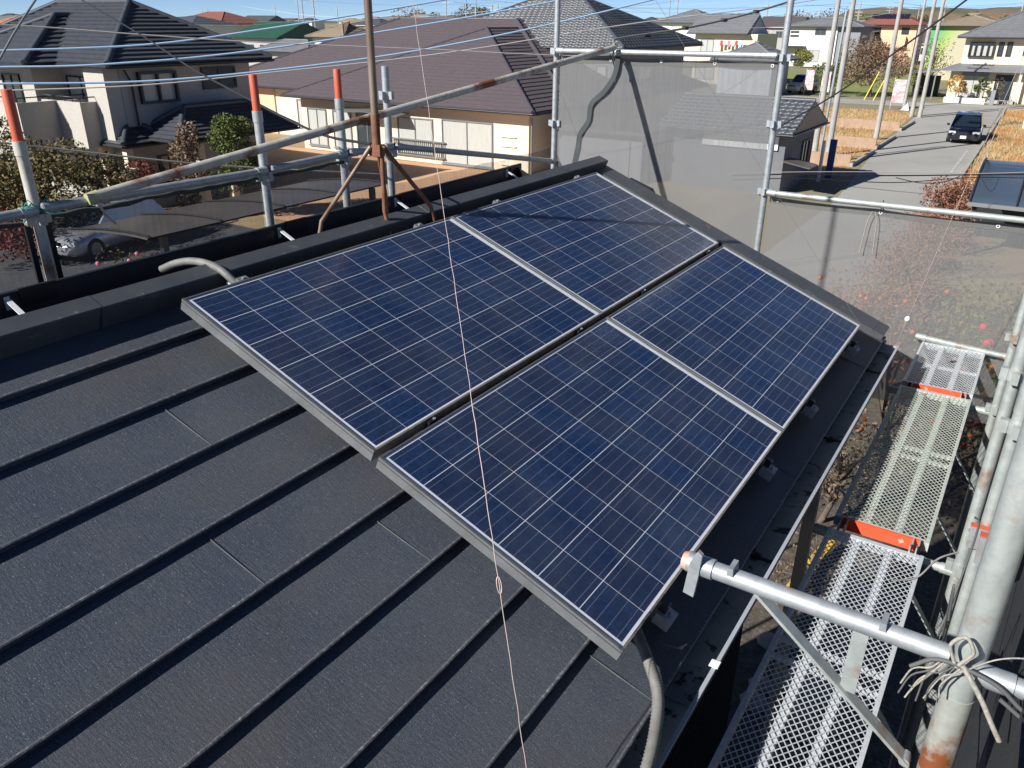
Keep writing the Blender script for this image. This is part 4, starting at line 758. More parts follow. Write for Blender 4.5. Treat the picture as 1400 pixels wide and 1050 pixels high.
def ring(hw, zb, zt, k_=.12): 
    r_ = k_; return [(-hw,zb+r_),(-hw,zt-r_*1.3),(-hw+r_*.9,zt),(hw-r_*.9,zt),(hw,zt-r_*1.3),(hw,zb+r_),(hw-r_*.6,zb),(-hw+r_*.6,zb)]
def car(label, loc, rot, paint, L=4.5, Wd=1.8, H=1.65, box=0., group=None):
    t = thing('car', label, 'car', loc, group); t.rotation_euler = (0,0,rot)
    def put(mb, name, m_, par=None):
        o = bpy.data.objects.new(name, mb.mesh(name, m_)); col.objects.link(o); o.parent = par or t; return o
    hw = Wd/2; bl = H*.58; y0 = -L/2
    st = [(y0,.75,.30,bl*.62),(y0+.10,.92,.24,bl*.80),(y0+.35,.98,.22,bl*.90),(y0+1.15-box*.5,1,.22,bl*1.0),(0,1,.22,bl*1.03),(L/2-.5,1,.24,bl*1.03),(L/2-.08,.95,.28,bl*.98),(L/2,.85,.36,bl*.85)]
    vv_ = []; 
    for y_, f, zb, zt in st: vv_ += [(x_, y_, z_) for x_, z_ in ring(hw*f, zb, zt)]
    b_ = MB().add(vv_, [(i*8+j, i*8+(j+1)%8, (i+1)*8+(j+1)%8, (i+1)*8+j) for i in range(len(st)-1) for j in range(8)], True).add(vv_[:8],[tuple(range(8))]).add(vv_[-8:],[tuple(range(7,-1,-1))]); put(b_,'body',paint)
    wy0, ry0, ry1, wy1 = y0+1.05-box*.6, y0+1.85-box*.75, L/2-.75+box*.5, L/2-.18+box*.1
    cab = [(wy0,.94,bl*.97),(ry0,.78,H-.06),((ry0+ry1)/2,.79,H),(ry1,.77,H-.05),(wy1,.9,bl*.98)]
    vv_ = []
    for y_, f, z_ in cab: vv_ += [(-hw*f,y_,z_),(hw*f,y_,z_),(-hw*.95,y_,bl*.93),(hw*.95,y_,bl*.93)]
    c_ = MB()
    for i in range(4):
        a, b2 = i*4, (i+1)*4; c_.add([vv_[a],vv_[a+1],vv_[b2+1],vv_[b2]],[(0,1,2,3)],True); c_.add([vv_[a+2],vv_[a],vv_[b2],vv_[b2+2]],[(0,1,2,3)]); c_.add([vv_[a+1],vv_[a+3],vv_[b2+3],vv_[b2+1]],[(0,1,2,3)])
    put(c_,'cabin',paint)
    def glass(pts, name='window'):
        P_ = [Vector(p) for p in pts]; n_ = (P_[1]-P_[0]).cross(P_[3]-P_[0]).normalized(); ce = sum(P_, V(0,0,0))/4; n_ = n_ if n_.dot(ce-V(0,ce.y*.5,bl)) > 0 else -n_
        put(MB().poly([ce+(p-ce)*.9+n_*.008 for p in P_]), name, M['car_glass'])
    glass([vv_[0],vv_[1],vv_[5],vv_[4]],'windshield'); glass([vv_[12],vv_[13],vv_[17],vv_[16]],'rear_window')
    for sx in (0,1):
        for i in (1,2): a, b2 = vv_[4*i+sx], vv_[4*i+4+sx]; glass([a, b2, (b2[0]*1.08,b2[1],bl*1.0), (a[0]*1.08,a[1],bl*1.0)])
    for sx in (-1,1):
        for yy in (y0+.85-box*.25, L/2-.85):
            w_ = put(MB().tube([(sx*(hw-.2),yy,.33),(sx*(hw+.012),yy,.33)], .33, 18),'wheel',M['tyre']); put(MB().tube([(sx*(hw+.0125),yy,.33),(sx*(hw+.022),yy,.33)], .21, 12),'rim',M['rim'],w_)
        put(MB().obox((sx*hw*.72,y0+.10,bl*.72), V(.2,sx*.05,0), V(0,.05,0), V(0,0,.07)),'headlight',M['lamp'])
        put(MB().obox((sx*(hw+.1),wy0+.25,bl*1.08), V(.09,0,0), V(0,.05,0), V(0,0,.07)),'mirror',paint)
        put(MB().obox((sx*hw*.75,L/2-.03,bl*.78), V(.16,0,0), V(0,.035,0), V(0,0,.1)),'tail_light',M['tail'])
    put(MB().obox((0,y0+.04,bl*.66), V(.42,0,0), V(0,.03,0), V(0,0,.09)),'grille',M['black']); put(MB().obox((0,y0-.005,bl*.44), V(.17,0,0), V(0,.012,0), V(0,0,.085)),'number_plate',M['plate']); put(MB().obox((0,y0+.06,.33), V(hw*.7,0,0), V(0,.04,0), V(0,0,.07)),'bumper_intake',M['black'])
    return t
car('silver hatchback parked behind the dark net by the rose bush', (-25.6,14.6,.012), R(14), M['car_silver'], 4.4, 1.75, 1.5)
car('black sport utility car parked facing up the road', (-4.75,61.3,.016), R(3), M['car_black'], 4.6, 1.85, 1.66)
car('small white van parked beyond the crossing', (-23.6,93.5,.02), R(-20), M['car_white'], 3.9, 1.6, 1.85, .6)

tree('autumn_tree','leafy tree of mixed green and rust leaves before the tiled house','tree',(-27.6,13.6,0),3.1,2.5,M['lf_mix'],9000,.075,18,3,.1)
tree('autumn_tree','second mixed rust and green tree right of the orange tipped pole','tree',(-27.0,16.2,0),2.5,1.5,M['lf_mix'],4600,.07,11,4,.08)
tree('evergreen_tree','dark evergreen tree close to the stone balconies','tree',(-31,14.0,0),3.9,1.6,M['lf_green'],3000,.09,9,14,.1)
tree('maple_shrub','deep red maple shrub below the stone balcony','shrub',(-28.9,18.0,0),1.9,1.1,M['lf_red'],1500,.07,9,5,.05)
tree('maple_shrub','red leaved bush at the foot of the mixed autumn tree','shrub',(-26.2,12.2,0),1.8,1.5,M['lf_red'],1500,.08,9,6,.05)
tree('conical_shrub','tall brown dried columnar shrub beside the porch','shrub',(-26.5,18.8,0),3.6,.75,M['lf_brown'],3200,.07,10,7,.06,shape='col')
tree('pine_tree','clipped yellow green pine next to the brown columnar shrub','pine',(-25.4,20.0,0),3.8,1.2,M['lf_pine'],12000,.055,18,8,.08)
tree('rose_bush','thin rose bush with pink blooms before the silver car','bush',(-18.4,10.9,0),2.2,1.0,M['lf_mix'],500,.045,12,9,.025,fruit=(M['petal'],14,.06))
tree('garden_bush','low green garden bush under the carport edge','bush',(-18.3,12.6,0),1.0,.9,M['lf_green'],900,.06,8,10,.03)
tree('garden_bush','low reddish bush beside the carport post','bush',(-17.4,13.6,0),.8,.8,M['lf_red'],700,.06,8,11,.03)
tree('garden_shrub','small dark shrub in the porch shade','shrub',(-28.3,20.4,0),1.3,.8,M['lf_green'],700,.07,8,12,.04)
for x_, y_ in ((-27.3,21.0),(-26.6,18.9),(-27.8,17.0)): tag(MB().prism([V(x_,y_,0),V(x_+.3,y_,0),V(x_+.28,y_,2.0),V(x_+.02,y_,2.0)],(0,.3,0)).build('gate_post', M['cream']), 'pale square garden gate post before the tiled house', 'gate post', 'garden gate posts')
st = MB(); st.prism([V(-17.6,10.2,.0),V(-16.9,10.0,0),V(-16.8,10.3,.35),V(-17.3,10.5,.42)],(0.1,.5,0)); tag(st.build('white_planter', M['white']), 'white planter under the rose bush', 'planter')

# tiled roof house beyond the brown bungalow
th_ = thing('house', 'house with a grey glazed wave tile roof behind the tall net', 'house', (-22, 46, 0)); th_.rotation_euler = (0,0,R(0))
hip(th_,-36.5,-21.2,44,56,5.55,8.25,M['tile_grey'],M['tile_dark'],'x',20,.07,(.42,.05),joined=False)
MB().box(-35.6,-22.1,45,55.2,0,5.4).build('wall', M['grey_wall'], th_)  # dark wall colour stands in for the shade on this unlit front
win(th_,'-y',45,-23.4,-22.7,2.2,4.6,1,'curtain','frame_grey'); win(th_,'-y',45,-27.6,-26.0,3.2,4.6,2,'pane'); win(th_,'+x',-22.1,48,50,3.2,4.6,2,'pane')

# small tiled gatehouse and garage on the left of the road
sh = thing('house', 'small single storey house with dark tile roof beside the road', 'house', (-12, 39, 0))
hip(sh,-15.2,-9.1,35.6,41.6,2.65,3.75,M['tile_dark'],M['tile_dark'],'x',9,.07,(.33,.04),gable=True)
MB().box(-14.6,-9.5,36.2,41.0,0,2.6).build('wall', mat('grey_render',(.13,.135,.15),.8,c2=(.17,.17,.175),scale=1), sh)
MB().prism([V(-9.52,36.2,2.62),V(-9.52,41.0,2.62),V(-9.52,38.6,3.6)],(.04,0,0)).build('gable_wall', M['bluegrey_wall'], sh)
MB().box(-13.2,-9.8,36.1,36.19,1.9,2.5).build('sign_band', M['white'], sh)
MB().prism([V(-9.45,36.0,1.5),V(-8.3,36.0,1.3),V(-8.3,36.0,1.25),V(-9.45,36.0,1.45)],(0,1.3,0)).build('entrance_canopy', M['poly_roof'], sh)
win(sh,'+x',-9.5,39,40.2,.9,2.0,2,'pane')
gr = thing('shed', 'dark roofed garage seen dimly through the tall net', 'shed', (-18, 37, 0)); MB().box(-20,-15.6,34.9,39,0,2.2).build('wall', M['grey_wall'], gr); MB().prism([V(-20.3,34.5,2.21),V(-15.3,34.5,2.21),V(-15.3,34.5,2.35),V(-20.3,34.5,2.5)],(0,4.9,0)).build('roof', M['poly_roof'], gr); MB().box(-19.6,-16.2,34.83,34.899,0,1.9).build('door', M['grey_wall'], gr)
for y_, x0, x1 in ((64.0,-24,-9.1),(53.6,-22,-8.75),(46.0,-16,-8.6)):
    bwl = thing('block_wall', {64.0:'low peach block wall farthest up the dry grass lots',53.6:'low peach block wall at the foot of a utility pole',46.0:'low peach block wall in the shade by the small tiled house'}[y_], 'wall', (x0,y_,0)); n_ = int((x1-x0)/1.2)
    for i in range(n_): MB().box(x0+(x1-x0)*i/n_+.004,x0+(x1-x0)*(i+1)/n_-.004,y_,y_+.15,0,.62-.006*(i%3)).build('panel', M['orange_wall'], bwl)
    MB().box(x1+.001,x1+.15,y_,y_+6,0,.2).build('return_wall', M['concrete'], bwl)
tag(MB().box(-8.95,-8.83,40.5,40.7,0,1.9).build('sign_post', M['white']), 'white upright board post beside the small tiled house', 'post'); tag(MB().box(-8.75,-8.45,41.2,41.35,.1,1.9).build('blue_panel', M['bluebox']), 'dark blue panel standing beside the white board post', 'panel')

# right two storey house across the junction
rh = thing('house', 'cream two storey house with charcoal hip roof at the end of the road', 'house', (-4, 97, 0))
hip(rh,-9.6,4.5,92.2,103,5.75,8.3,M['grey_roof'],M['grey_roof'],'x',12,.05)
MB().box(-8.95,4,93,102.4,2.95,5.62).build('upper_wall', M['cream'], rh); MB().box(-9.6,4,92.9,102.4,0,2.75).build('lower_wall', M['cream'], rh)
MB().prism([V(-10.6,91.7,2.76),V(4.5,91.7,2.76),V(4.5,92.98,3.3),V(-8.94,92.98,3.3)],(0,0,.1)).build('lower_roof', M['grey_roof'], rh); MB().prism([V(-10.6,91.7,2.765),V(-8.96,93,3.32),V(-8.96,101,3.32),V(-10.6,102,2.765)],(0,0,.09)).build('lower_roof', M['grey_roof'], rh)
win(rh,'-y',93,-8.5,-6.4,4.0,5.3,4,'curtain',dep=.3,fw=.12)
for a in (-6.1,-5.4): win(rh,'-y',93,a,a+.45,4.1,5.35,1,'pane',fw=.09)
win(rh,'-y',93,-4.0,-2.4,4.2,5.3,2,'pane',fw=.1)
win(rh,'-y',92.9,-8.6,-6.4,.3,2.4,2,'curtain','frame_grey',fw=.08); MB().box(-8.6,-6.3,92.55,92.89,2.42,2.66).build('shutter_box', M['frame_grey'], rh)
dr = MB().box(-5.7,-4.2,92.82,92.899,0.3,2.5).build('door', M['door'], rh); MB().tube([(-5.4,92.78,1.0),(-5.4,92.78,1.8)],.03,6).build('handle', M['white'], dr); MB().box(-6.1,-3.6,91.9,92.8,0,.28).build('step', M['concrete'], rh)
MB().box(-3.75,-3.55,91.9,92.1,0,2.75).build('porch_post', M['cream'], rh)
tree('garden_tree','small round green tree before the cream house window','tree',(-6.6,91.0,0),2.6,.75,M['lf_green'],900,.1,8,21,.05); tree('garden_tree','orange leaved young tree at the corner of the cream house','tree',(-8.7,90.8,0),2.4,.8,M['lf_orange'],800,.1,9,22,.04)
tree('garden_tree','bare young tree beside the dark entrance door','tree',(-5.0,90.6,0),2.5,.7,M['lf_brown'],160,.08,9,23,.04)
tag(MB().box(-9.5,-6.0,90.4,90.6,0,.5).build('garden_wall', M['white_wall']), 'low pale garden wall before the cream house', 'wall'); tag(MB().box(-5.6,-5.25,90.1,90.45,0,1.3).build('gate_post', M['grey_wall']), 'grey gate post by the entrance of the cream house', 'gate post')
cpr = thing('carport','grey car shelter left of the cream two storey house','carport',(-12,97,0)); MB().prism([V(-13.5,93,2.3),V(-10.8,93,2.6),V(-10.8,93,2.7),V(-13.5,93,2.4)],(0,5,0)).build('roof', M['frame_grey'], cpr)
for x_ in (-13.3,-11.0): MB().box(x_,x_+.12,93.2,93.32,0,2.35).build('post', M['frame_grey'], cpr)
MB().box(-13.4,-10.9,97.6,97.7,0,2.0).build('back_screen', M['siding'], cpr)
# mural building
mu = thing('building', 'building with a bright green and yellow painted wall', 'building', (-14.2, 128, 3)); MB().box(-16.4,-8,126,136,0,6.5).build('painted_wall', M['mural'], mu); hip(mu,-17,-7.4,125.4,136.6,6.6,8.0,M['tan_roof'],M['tan_roof'],'x',6,.05,joined=True)
# white and peach houses
wh = thing('house', 'white two storey house with dark roof and grey side panel', 'house', (-35,154,0)); MB().box(-41.5,-33.6,150,158,0,6.2).build('wall', M['white_wall'], wh); MB().box(-33.59,-30,150.3,158,0,6.2).build('side_wall', M['grey_wall'], wh); hip(wh,-42.2,-29.4,149.3,158.6,6.25,7.6,M['grey_roof'],M['grey_roof'],'x',6,.05,joined=True)
win(wh,'-y',150,-37.2,-35.4,4.9,5.9,2,'pane','frame_grey'); win(wh,'-y',150,-38.2,-36,.8,2.6,2,'curtain','frame_grey'); win(wh,'-y',150,-41.2,-39.8,5.2,5.5,1); win(wh,'-y',150,-41.2,-39.8,4.6,4.9,1); MB().box(-41.9,-38.4,148.6,149.99,2.9,3.2).build('canopy', M['frame_dark'], wh); MB().box(-40,-38.4,149.9,149.995,0,2.6).build('door', M['door'], wh)
ph = thing('house', 'peach two storey house with red roof carrying solar modules', 'house', (-28,169,0)); MB().box(-33,-23.8,165,174,0,6.5).build('wall', M['peach_wall'], ph); MB().box(-32.8,-25.2,164.2,164.99,2.9,4.7).build('balcony', M['peach_wall'], ph); rfp = hip(ph,-33.8,-23,164,175,6.55,8.6,M['red_roof'],M['red_roof'],'x',6,.05,joined=True)
for k_ in range(6): MB().obox((-31.3+1.05*k_,167.0,7.95), V(.48,0,0), V(0,.75,.28), V(0,-.02,.05)).build('solar_module', M['pv_dark'], ph)
win(ph,'-y',165,-31.6,-29.6,5.0,6.1,2); win(ph,'-y',165,-26.2,-25.0,5.0,6.1,1); win(ph,'-y',165,-30.5,-29.4,.3,2.4,1); win(ph,'-y',165,-28.6,-27.6,.3,2.4,1)
lhh = thing('house', 'cream house with grey gable roof and laundry on its balcony', 'house', (-35,104,0)); MB().box(-38.8,-31.2,100,108,0,5.6).build('wall', M['cream'], lhh); hip(lhh,-39.6,-32.2,99.2,107,5.65,7.7,M['grey_roof'],M['tile_dark'],'x',8,.05,joined=True,gable=True); MB().prism([V(-32.2,100,5.6),V(-32.2,106.5,5.6),V(-32.2,103.1,7.4)],(.05,0,0)).build('gable_wall', M['bluegrey_wall'], lhh)
win(lhh,'-y',100,-38,-36.4,3.5,5.0,2,'curtain','frame_grey'); win(lhh,'-y',100,-38.4,-36,.5,2.4,2,'curtain','frame_grey'); win(lhh,'-y',100,-34.2,-32.4,.6,2.4,2,'curtain','frame_grey')
MB().tube([(-36,99.3,4.9),(-32.6,99.3,4.9)],.03,6).build('laundry_pole', M['white'], lhh)
for k_ in range(7): MB().box(-35.8+.45*k_,-35.5+.45*k_,99.27,99.33,4.2+.1*(k_%3),4.88).build('hung_cloth', M[('white','redflower','cable_blue','petal')[k_%4]], lhh)
nb = thing('house', 'house with a low blue grey roof right of the laundry house', 'house', (-27,88,0)); MB().box(-30.5,-25,86,92,0,3.3).build('wall', M['bluegrey_wall'], nb); hip(nb,-31.2,-24.2,85.2,92.6,3.4,5.0,M['grey_roof'],M['grey_roof'],'x',7,.05,joined=True)

# left distance: green, red, tan, orange roofs
def simple(label, x0, x1, y0, y1, ze, zr_, wm, rm, axis='x', gable=False, wins=()):
    t = thing('house', label, 'house', ((x0+x1)/2,(y0+y1)/2,0)); MB().box(x0+.6,x1-.6,y0+.6,y1-.6,0,ze-.1).build('wall', M[wm], t); hip(t,x0,x1,y0,y1,ze,zr_,M[rm],M[rm],axis,8,.05,joined=True,gable=gable)
    if gable:
        if axis == 'x': MB().prism([V(x1-.62,y0+.6,ze-.1),V(x1-.62,y1-.6,ze-.1),V(x1-.62,(y0+y1)/2,zr_-.25)],(.03,0,0)).build('gable_wall', M[wm], t)
        else: MB().prism([V(x0+.6,y0+.62,ze-.1),V(x1-.6,y0+.62,ze-.1),V((x0+x1)/2,y0+.62,zr_-.25)],(0,-.03,0)).build('gable_wall', M[wm], t)
    for w_ in wins: win(t, *w_)
    return t

simple('green metal roofed house beyond the tiled two storey house',-112.5,-101.5,90.5,102.5,4.2,6.35,'stone_wall','green_roof','x',True,[('-y',91.1,-110,-107.5,1.2,3.2,2),('-y',91.1,-106,-103.5,1.2,3.2,2)])
simple('red brown roofed house with a pale gable beyond the green roof',-158,-141,112,124,5.9,8.0,'cream','red_roof','x',False,[('-y',112.6,-150,-147.5,3.6,5.2,2)])
simple('tan roofed house with a white wall beyond the bungalow',-76.5,-70.2,72.5,80,5.0,6.6,'white_wall','tan_roof','x')
simple('low grey roofed annex beside the tan roofed house',-83,-73.5,70,75.5,3.4,4.6,'stone_wall','grey_roof','x')
simple('orange tiled house at the far side of the two storey house',-110,-96,50,60,5.2,7.0,'cream','orange_roof','x',False,[('-y',50.6,-106,-104,3,4.4,2)])
simple('long pale roofed warehouse behind the orange tiled house',-200,-150,92,112,6.2,7.4,'white_wall','grey_roof','x')
simple('broad grey roofed hall beyond the wave tiled house',-62,-51,139,150,6.7,8.7,'white_wall','grey_roof','x')
rnd = random.Random(12)
wn_ = ['cream','white_wall','stone_wall','bluegrey_wall','peach_wall','beige_wall']; rn_ = ['grey_roof','tile_dark','tan_roof','red_roof','slate_brown','tile_grey']
RL = {'grey_roof':'grey roofed','tile_dark':'dark tiled','tan_roof':'tan roofed','red_roof':'red brown roofed','slate_brown':'brown roofed','tile_grey':'pale grey tiled'}
spots = []
for k_ in range(120):
    px_ = (rnd.uniform(215,520), rnd.uniform(545,700), rnd.uniform(880,1060), rnd.uniform(1060,1275), rnd.uniform(0,140), rnd.uniform(1255,1400))[k_ % 6]; dd = rnd.uniform(140,460)
    c = at(px_, 30, dd)
    if all((V(c.x-a, c.y-b, 0)).length > 17 for a, b in spots) and not (-20 < c.x < 5 and c.y < 150): spots.append((c.x, c.y))
for x_, y_ in spots:
    rm = rnd.choice(rn_); wx, wy = rnd.uniform(4.5,7), rnd.uniform(4,5.5); two = rnd.random() < .7; ze = rnd.uniform(5.2,6.0) if two else rnd.uniform(2.9,3.4); zr_ = ze + rnd.uniform(1.3,2.3); wm = rnd.choice(wn_)
    t = thing('house', RL[rm] + ' house in the distant town', 'house', (x_,y_,0), 'houses of the distant town'); MB().box(x_-wx+.5,x_+wx-.5,y_-wy+.5,y_+wy-.5,0,ze-.1).build('wall', M[wm], t)
    hip(t,x_-wx,x_+wx,y_-wy,y_+wy,ze,zr_,M[rm],None,'x',5,.05,joined=True,gable=rnd.random()<.4)
    for q_ in (-.55,.1,.55): win(t,'-y',y_-wy+.5,x_+q_*wx-.7,x_+q_*wx+.7,ze-2.0,ze-.7,2,'pane','frame_grey',fw=.1)

# utility poles
def upole(label, x, y, h, r=.15, arms=True, lean=(0,0), group='utility poles'):
    t = thing('utility_pole', label, 'utility pole', (x,y,0), group); top = V(x+lean[0],y+lean[1],h); MB().tube([(x,y,0),top],[r,r*.62],12).build('pole', M['conc_pole'], t)
    if arms:
        for k_ in range(2): MB().box(top.x-.9,top.x+.9,top.y-.05+.12,top.y+.05+.12,h-.5-.7*k_,h-.4-.7*k_).build('crossarm', M['galv'], t)
        for k_ in range(6): MB().tube([(top.x-.8+.32*k_,top.y+.12,h-.395),(top.x-.8+.32*k_,top.y+.12,h-.22)],.05,6).build('insulator', M['ceramic'], t)
    return t
upole('thick concrete utility pole by the small tiled house', -11.0,48.2,12,.165)
upole('concrete utility pole with its base in the house shade', -9.95,46.8,12,.165)
upole('lone concrete utility pole at the low peach wall', -9.56,58.15,12,.165)
upole('left one of the twin concrete poles at the road corner', -9.9,74.6,12,.17)
upole('right one of the twin concrete poles at the road corner', -9.25,74.3,12,.17)
upole('slim pale utility pole behind the pink banner', -11.7,82.5,11,.14)
t = thing('stay_post','thin steel post between two thick utility poles','post',(-10.4,46.9,0)); MB().tube([(-10.4,46.9,0),(-10.25,47.0,7.5)],.07,8).build('post', M['galv'], t)
rnd = random.Random(5)
for k_ in range(26):
    px_ = rnd.choice((rnd.uniform(225,470),rnd.uniform(545,640),rnd.uniform(640,760),rnd.uniform(850,1060),rnd.uniform(1090,1290),rnd.uniform(1100,1400))); c = at(px_,28,rnd.uniform(130,330))
    if -14 < c.x < 5 and c.y < 110: continue
    upole('concrete utility pole rising over the distant roofs', c.x, c.y, rnd.uniform(9.5,12.5), .16, True, (0,0), 'distant utility poles')
for k_ in range(10):
    px_ = rnd.choice((rnd.uniform(300,470),rnd.uniform(560,660),rnd.uniform(860,1060),rnd.uniform(1120,1290))); c = at(px_,26,rnd.uniform(150,300)); t = thing('tv_antenna','slender rooftop television antenna in the distant town','antenna',(c.x,c.y,5.5),'distant rooftop antennas'); MB().tube([(c.x,c.y,5.5),(c.x,c.y,9.3)],.04,5).build('mast', M['galv'], t)
    for j in range(5): MB().tube([(c.x-.5,c.y,8.2+.22*j),(c.x+.5,c.y,8.2+.22*j)],.025,4).build('element', M['galv'], t)

# cables
def cable(label, pts, r, m_, s_=0.0, n=10, grp=None):
    P_ = [Vector(p) for p in pts]; out = spline(P_, n) if len(P_) > 2 else sag(P_[0], P_[1], s_, 20); t = tag(MB().tube(out, r, 6).build('overhead_cable', m_), label, 'cable', grp); return t
cable('uppermost light blue overhead cable crossing above the green roof', [at(-60,70,14), at(0,69,14.2), at(200,61,15), at(360,40,15.7), at(560,8,16.5), at(700,-17,17.2)], .017, M['cable_blue'])
cable('middle light blue overhead cable crossing the brown slate roof', [at(-60,92,14), at(0,91.5,14.2), at(140,88,14.7), at(340,70,15.6), at(620,27,16.8), at(860,-18,17.8)], .017, M['cable_blue'])
cable('lowest light blue overhead cable just above the orange pole tips', [at(-60,115,14), at(0,114.5,14.2), at(200,111,15), at(380,95,15.8), at(560,71,16.6), at(740,36,17.4), at(940,-12,18.3)], .018, M['cable_blue'])
cable('pale overhead cable just below the lowest light blue one', [at(-60,126,13), at(0,124,13.2), at(200,116,14), at(380,98,14.8), at(540,81,15.5), at(660,65,16), at(860,33,17), at(1060,8,18), at(1160,-8,18.5)], .011, M['cable_white'])
cable('pale telephone cable sagging over the tiled two storey house', [at(-60,31,11), at(60,37,11.6), at(190,47,12.2), at(360,58,13), at(600,68,14.2), at(700,73,14.7), at(800,76,15.2), at(900,72,15.7)], .009, M['cable_white'])
cable('black coaxial cable from the antenna mast up toward the left', [J+V(-.02,-.02,-.02), at(430,180,4.6), at(330,130,5.8), at(260,92,7), at(190,46,8.4), at(112,0,10), at(70,-30,11)], .008, M['cable_black'])
cable('twisted grey cable bundle crossing before the stone balconies', [at(-60,190,12), at(0,195,12.2), at(100,206,12.8), at(250,222,13.6), at(345,229,14.2), at(520,238,15.2)], .014, M['cable_grey'])
cable('thin lower cable beside the twisted grey bundle', [at(-60,197,12), at(100,211,12.8), at(250,226,13.6), at(400,238,14.5)], .008, M['cable_black'])
cable('dark slanting cable at the corner of the tiled roof', [at(-25,125,7), at(0,80,7.4), at(25,36,7.8), at(55,-10,8.4)], .012, M['cable_grey'])
cable('black service cable slanting across the utility poles by the road', [at(1340,-14,24), at(1240,60,27), at(1145,127,30.5), at(1068,172,34)], .03, M['cable_black'])
for j, (dy, r_, mm, lb) in enumerate(((0,.016,'cable_black','thick black cable of the bundle over the curved carport'),(6,.011,'cable_black','thin black cable under the thick one over the road'),(-3,.008,'cable_white','pale steel strand along the cable bundle over the road'))):
    cable(lb, [at(1000,240+dy,19), at(1100,238+dy,19.4), at(1220,240+dy*1.6,20), at(1330,239+dy*.6,20.6), at(1420,238+dy,21)], r_, M[mm])
cable('drooping black service loop below the cable bundle', [at(1225,243,20), at(1258,250,20.2), at(1290,249,20.3), at(1312,241,20.5)], .010, M['cable_black'])
cable('hanging black loop over the curved carport roof', [at(1342,243,20.6), at(1350,258,20.6), at(1358,260,20.6), at(1366,243,20.7)], .008, M['cable_black'])
lc = thing('overhead_cable','grey lashed cable with black clips above the tall net','cable',at(850,52,9)); cp_ = [at(838,57,8.6), at(850,52,9), at(940,38,10), at(1030,17,11), at(1110,-8,12)]; MB().tube(spline(cp_,8), .014, 6).build('cable', M['cable_grey'], lc)
for p in (at(885,48.5,9.4), at(937,38.5,9.97), at(990,27.5,10.55), at(1034,15.8,11.05)): MB().tube([p-V(.03,.03,0),p+V(.03,.03,0)], .022, 6).build('clip', M['cable_black'], lc)
wr_ = random.Random(3)
for k_ in range(14):
    x0_ = wr_.uniform(150,900); y0_ = wr_.uniform(-4,18); d0 = wr_.uniform(60,160); cable('thin distant power line near the horizon', [at(x0_,y0_,d0), at(x0_+wr_.uniform(200,500),y0_+wr_.uniform(-10,8),d0*wr_.uniform(.8,1.3))], .018, M['cable_grey' if k_ % 2 else 'cable_blue'], 1.2, grp='distant power lines')
for k_ in range(6): cable('thin distant power line over the far hills', [at(1100+30*k_,wr_.uniform(2,18),120), at(1500,wr_.uniform(-8,10),150)], .018, M['cable_grey'], 1.0, grp='power lines over the hills')

# banners
def banner(label, x, y, h, rot, wd=.6):
    t = thing('banner', label, 'banner', (x,y,0), 'pink banners'); MB().tube([(x,y,0),(x,y,h)],.02,6).build('pole', M['white'], t); vv_ = []
    for i in range(9):
        z_ = h-.15-(h-.7)*i/8
        for j in range(4): a = wd*j/3; vv_.append((x+a*math.cos(rot), y+a*math.sin(rot)+.06*math.sin(i*.9+j), z_))
    MB().add(vv_, [(i*4+j,i*4+j+1,i*4+j+5,i*4+j+4) for i in range(8) for j in range(3)], True).build('cloth', M['pinkflag'], t)
banner('pink patterned banner at the road corner by the slim pole', -12.5,80.2,2.6,R(10),.95); banner('pink banner leaning beside the white van', -22.6,90.2,2.6,R(0),.8); banner('second pink banner farther from the road', -20.6,88.7,2.6,R(0),.8)
tag(MB().prism([V(-11.6,80,0),V(-10.9,79.9,0),V(-11.1,80,.6)],(0,.3,0)).build('white_sheet', M['white']), 'white folded sheet at the foot of the pink banner', 'sheet')
for x_, y_ in ((-16.3,88.6),(-15.4,88.3)): t = thing('stay_guard','yellow sleeve on a slanting pole stay','stay','' and 0 or (x_,y_,0),'yellow pole stays'); MB().tube([(x_,y_,0),(x_+.9,y_+.3,2.6)],.06,6).build('sleeve', M['yellow_pole'], t)
tag(MB().box(-1.9,-1.5,70,70.1,.1,.8).build('notice_board', M['white']), 'small white notice board in the dry grass field', 'sign')
t = thing('stay_wire','thin stay wire slanting down into the dry grass field','wire',(-3.2,50,0)); MB().tube([(-2.7,47.3,0),(-2.9,84,6.2)],.02,5).build('wire', M['cable_white'], t)

# bushes by the road and far trees
tree('roadside_tree','broad bare brown tree by the junction behind the slim pole','tree',(-16.5,92.5,0),5.2,3.4,M['lf_brown'],4200,.14,16,31,.14); tree('roadside_tree','green hedge bush beside the junction lawn','bush',(-20.5,93.5,0),2.8,2.4,M['lf_green'],1500,.14,10,32,.08)
tree('cypress_tree','slim dark green cypress between the white and peach houses','tree',(-30.5,143,0),4.2,.9,M['lf_green'],1200,.14,9,33,.1,shape='cone'); tree('garden_bush','yellow green bush before the white house','bush',(-37.5,145,0),2.4,2.4,M['lf_yellow'],1300,.16,9,34,.08)
tree('roadside_tree','tall bare tree before the painted green wall','tree',(-12.6,103,0),5.5,2.2,M['lf_brown'],700,.12,14,35,.12); tree('garden_bush','yellowing bush left of the car shelter','bush',(-13.3,98.5,0),3.0,1.6,M['lf_yellow'],900,.13,9,36,.08)
tree('garden_bush','autumn bush before the peach house','bush',(-25,150,0),3.0,3.4,M['lf_pink'],1500,.16,10,37,.08)
hd = tree('clipped_hedge','reddish clipped hedge beside the curved carport','hedge',(-2.75,34.0,0),1.7,1.0,M['lf_pink'],4200,.05,22,41,.04); hd.scale = (1,3.2,1)
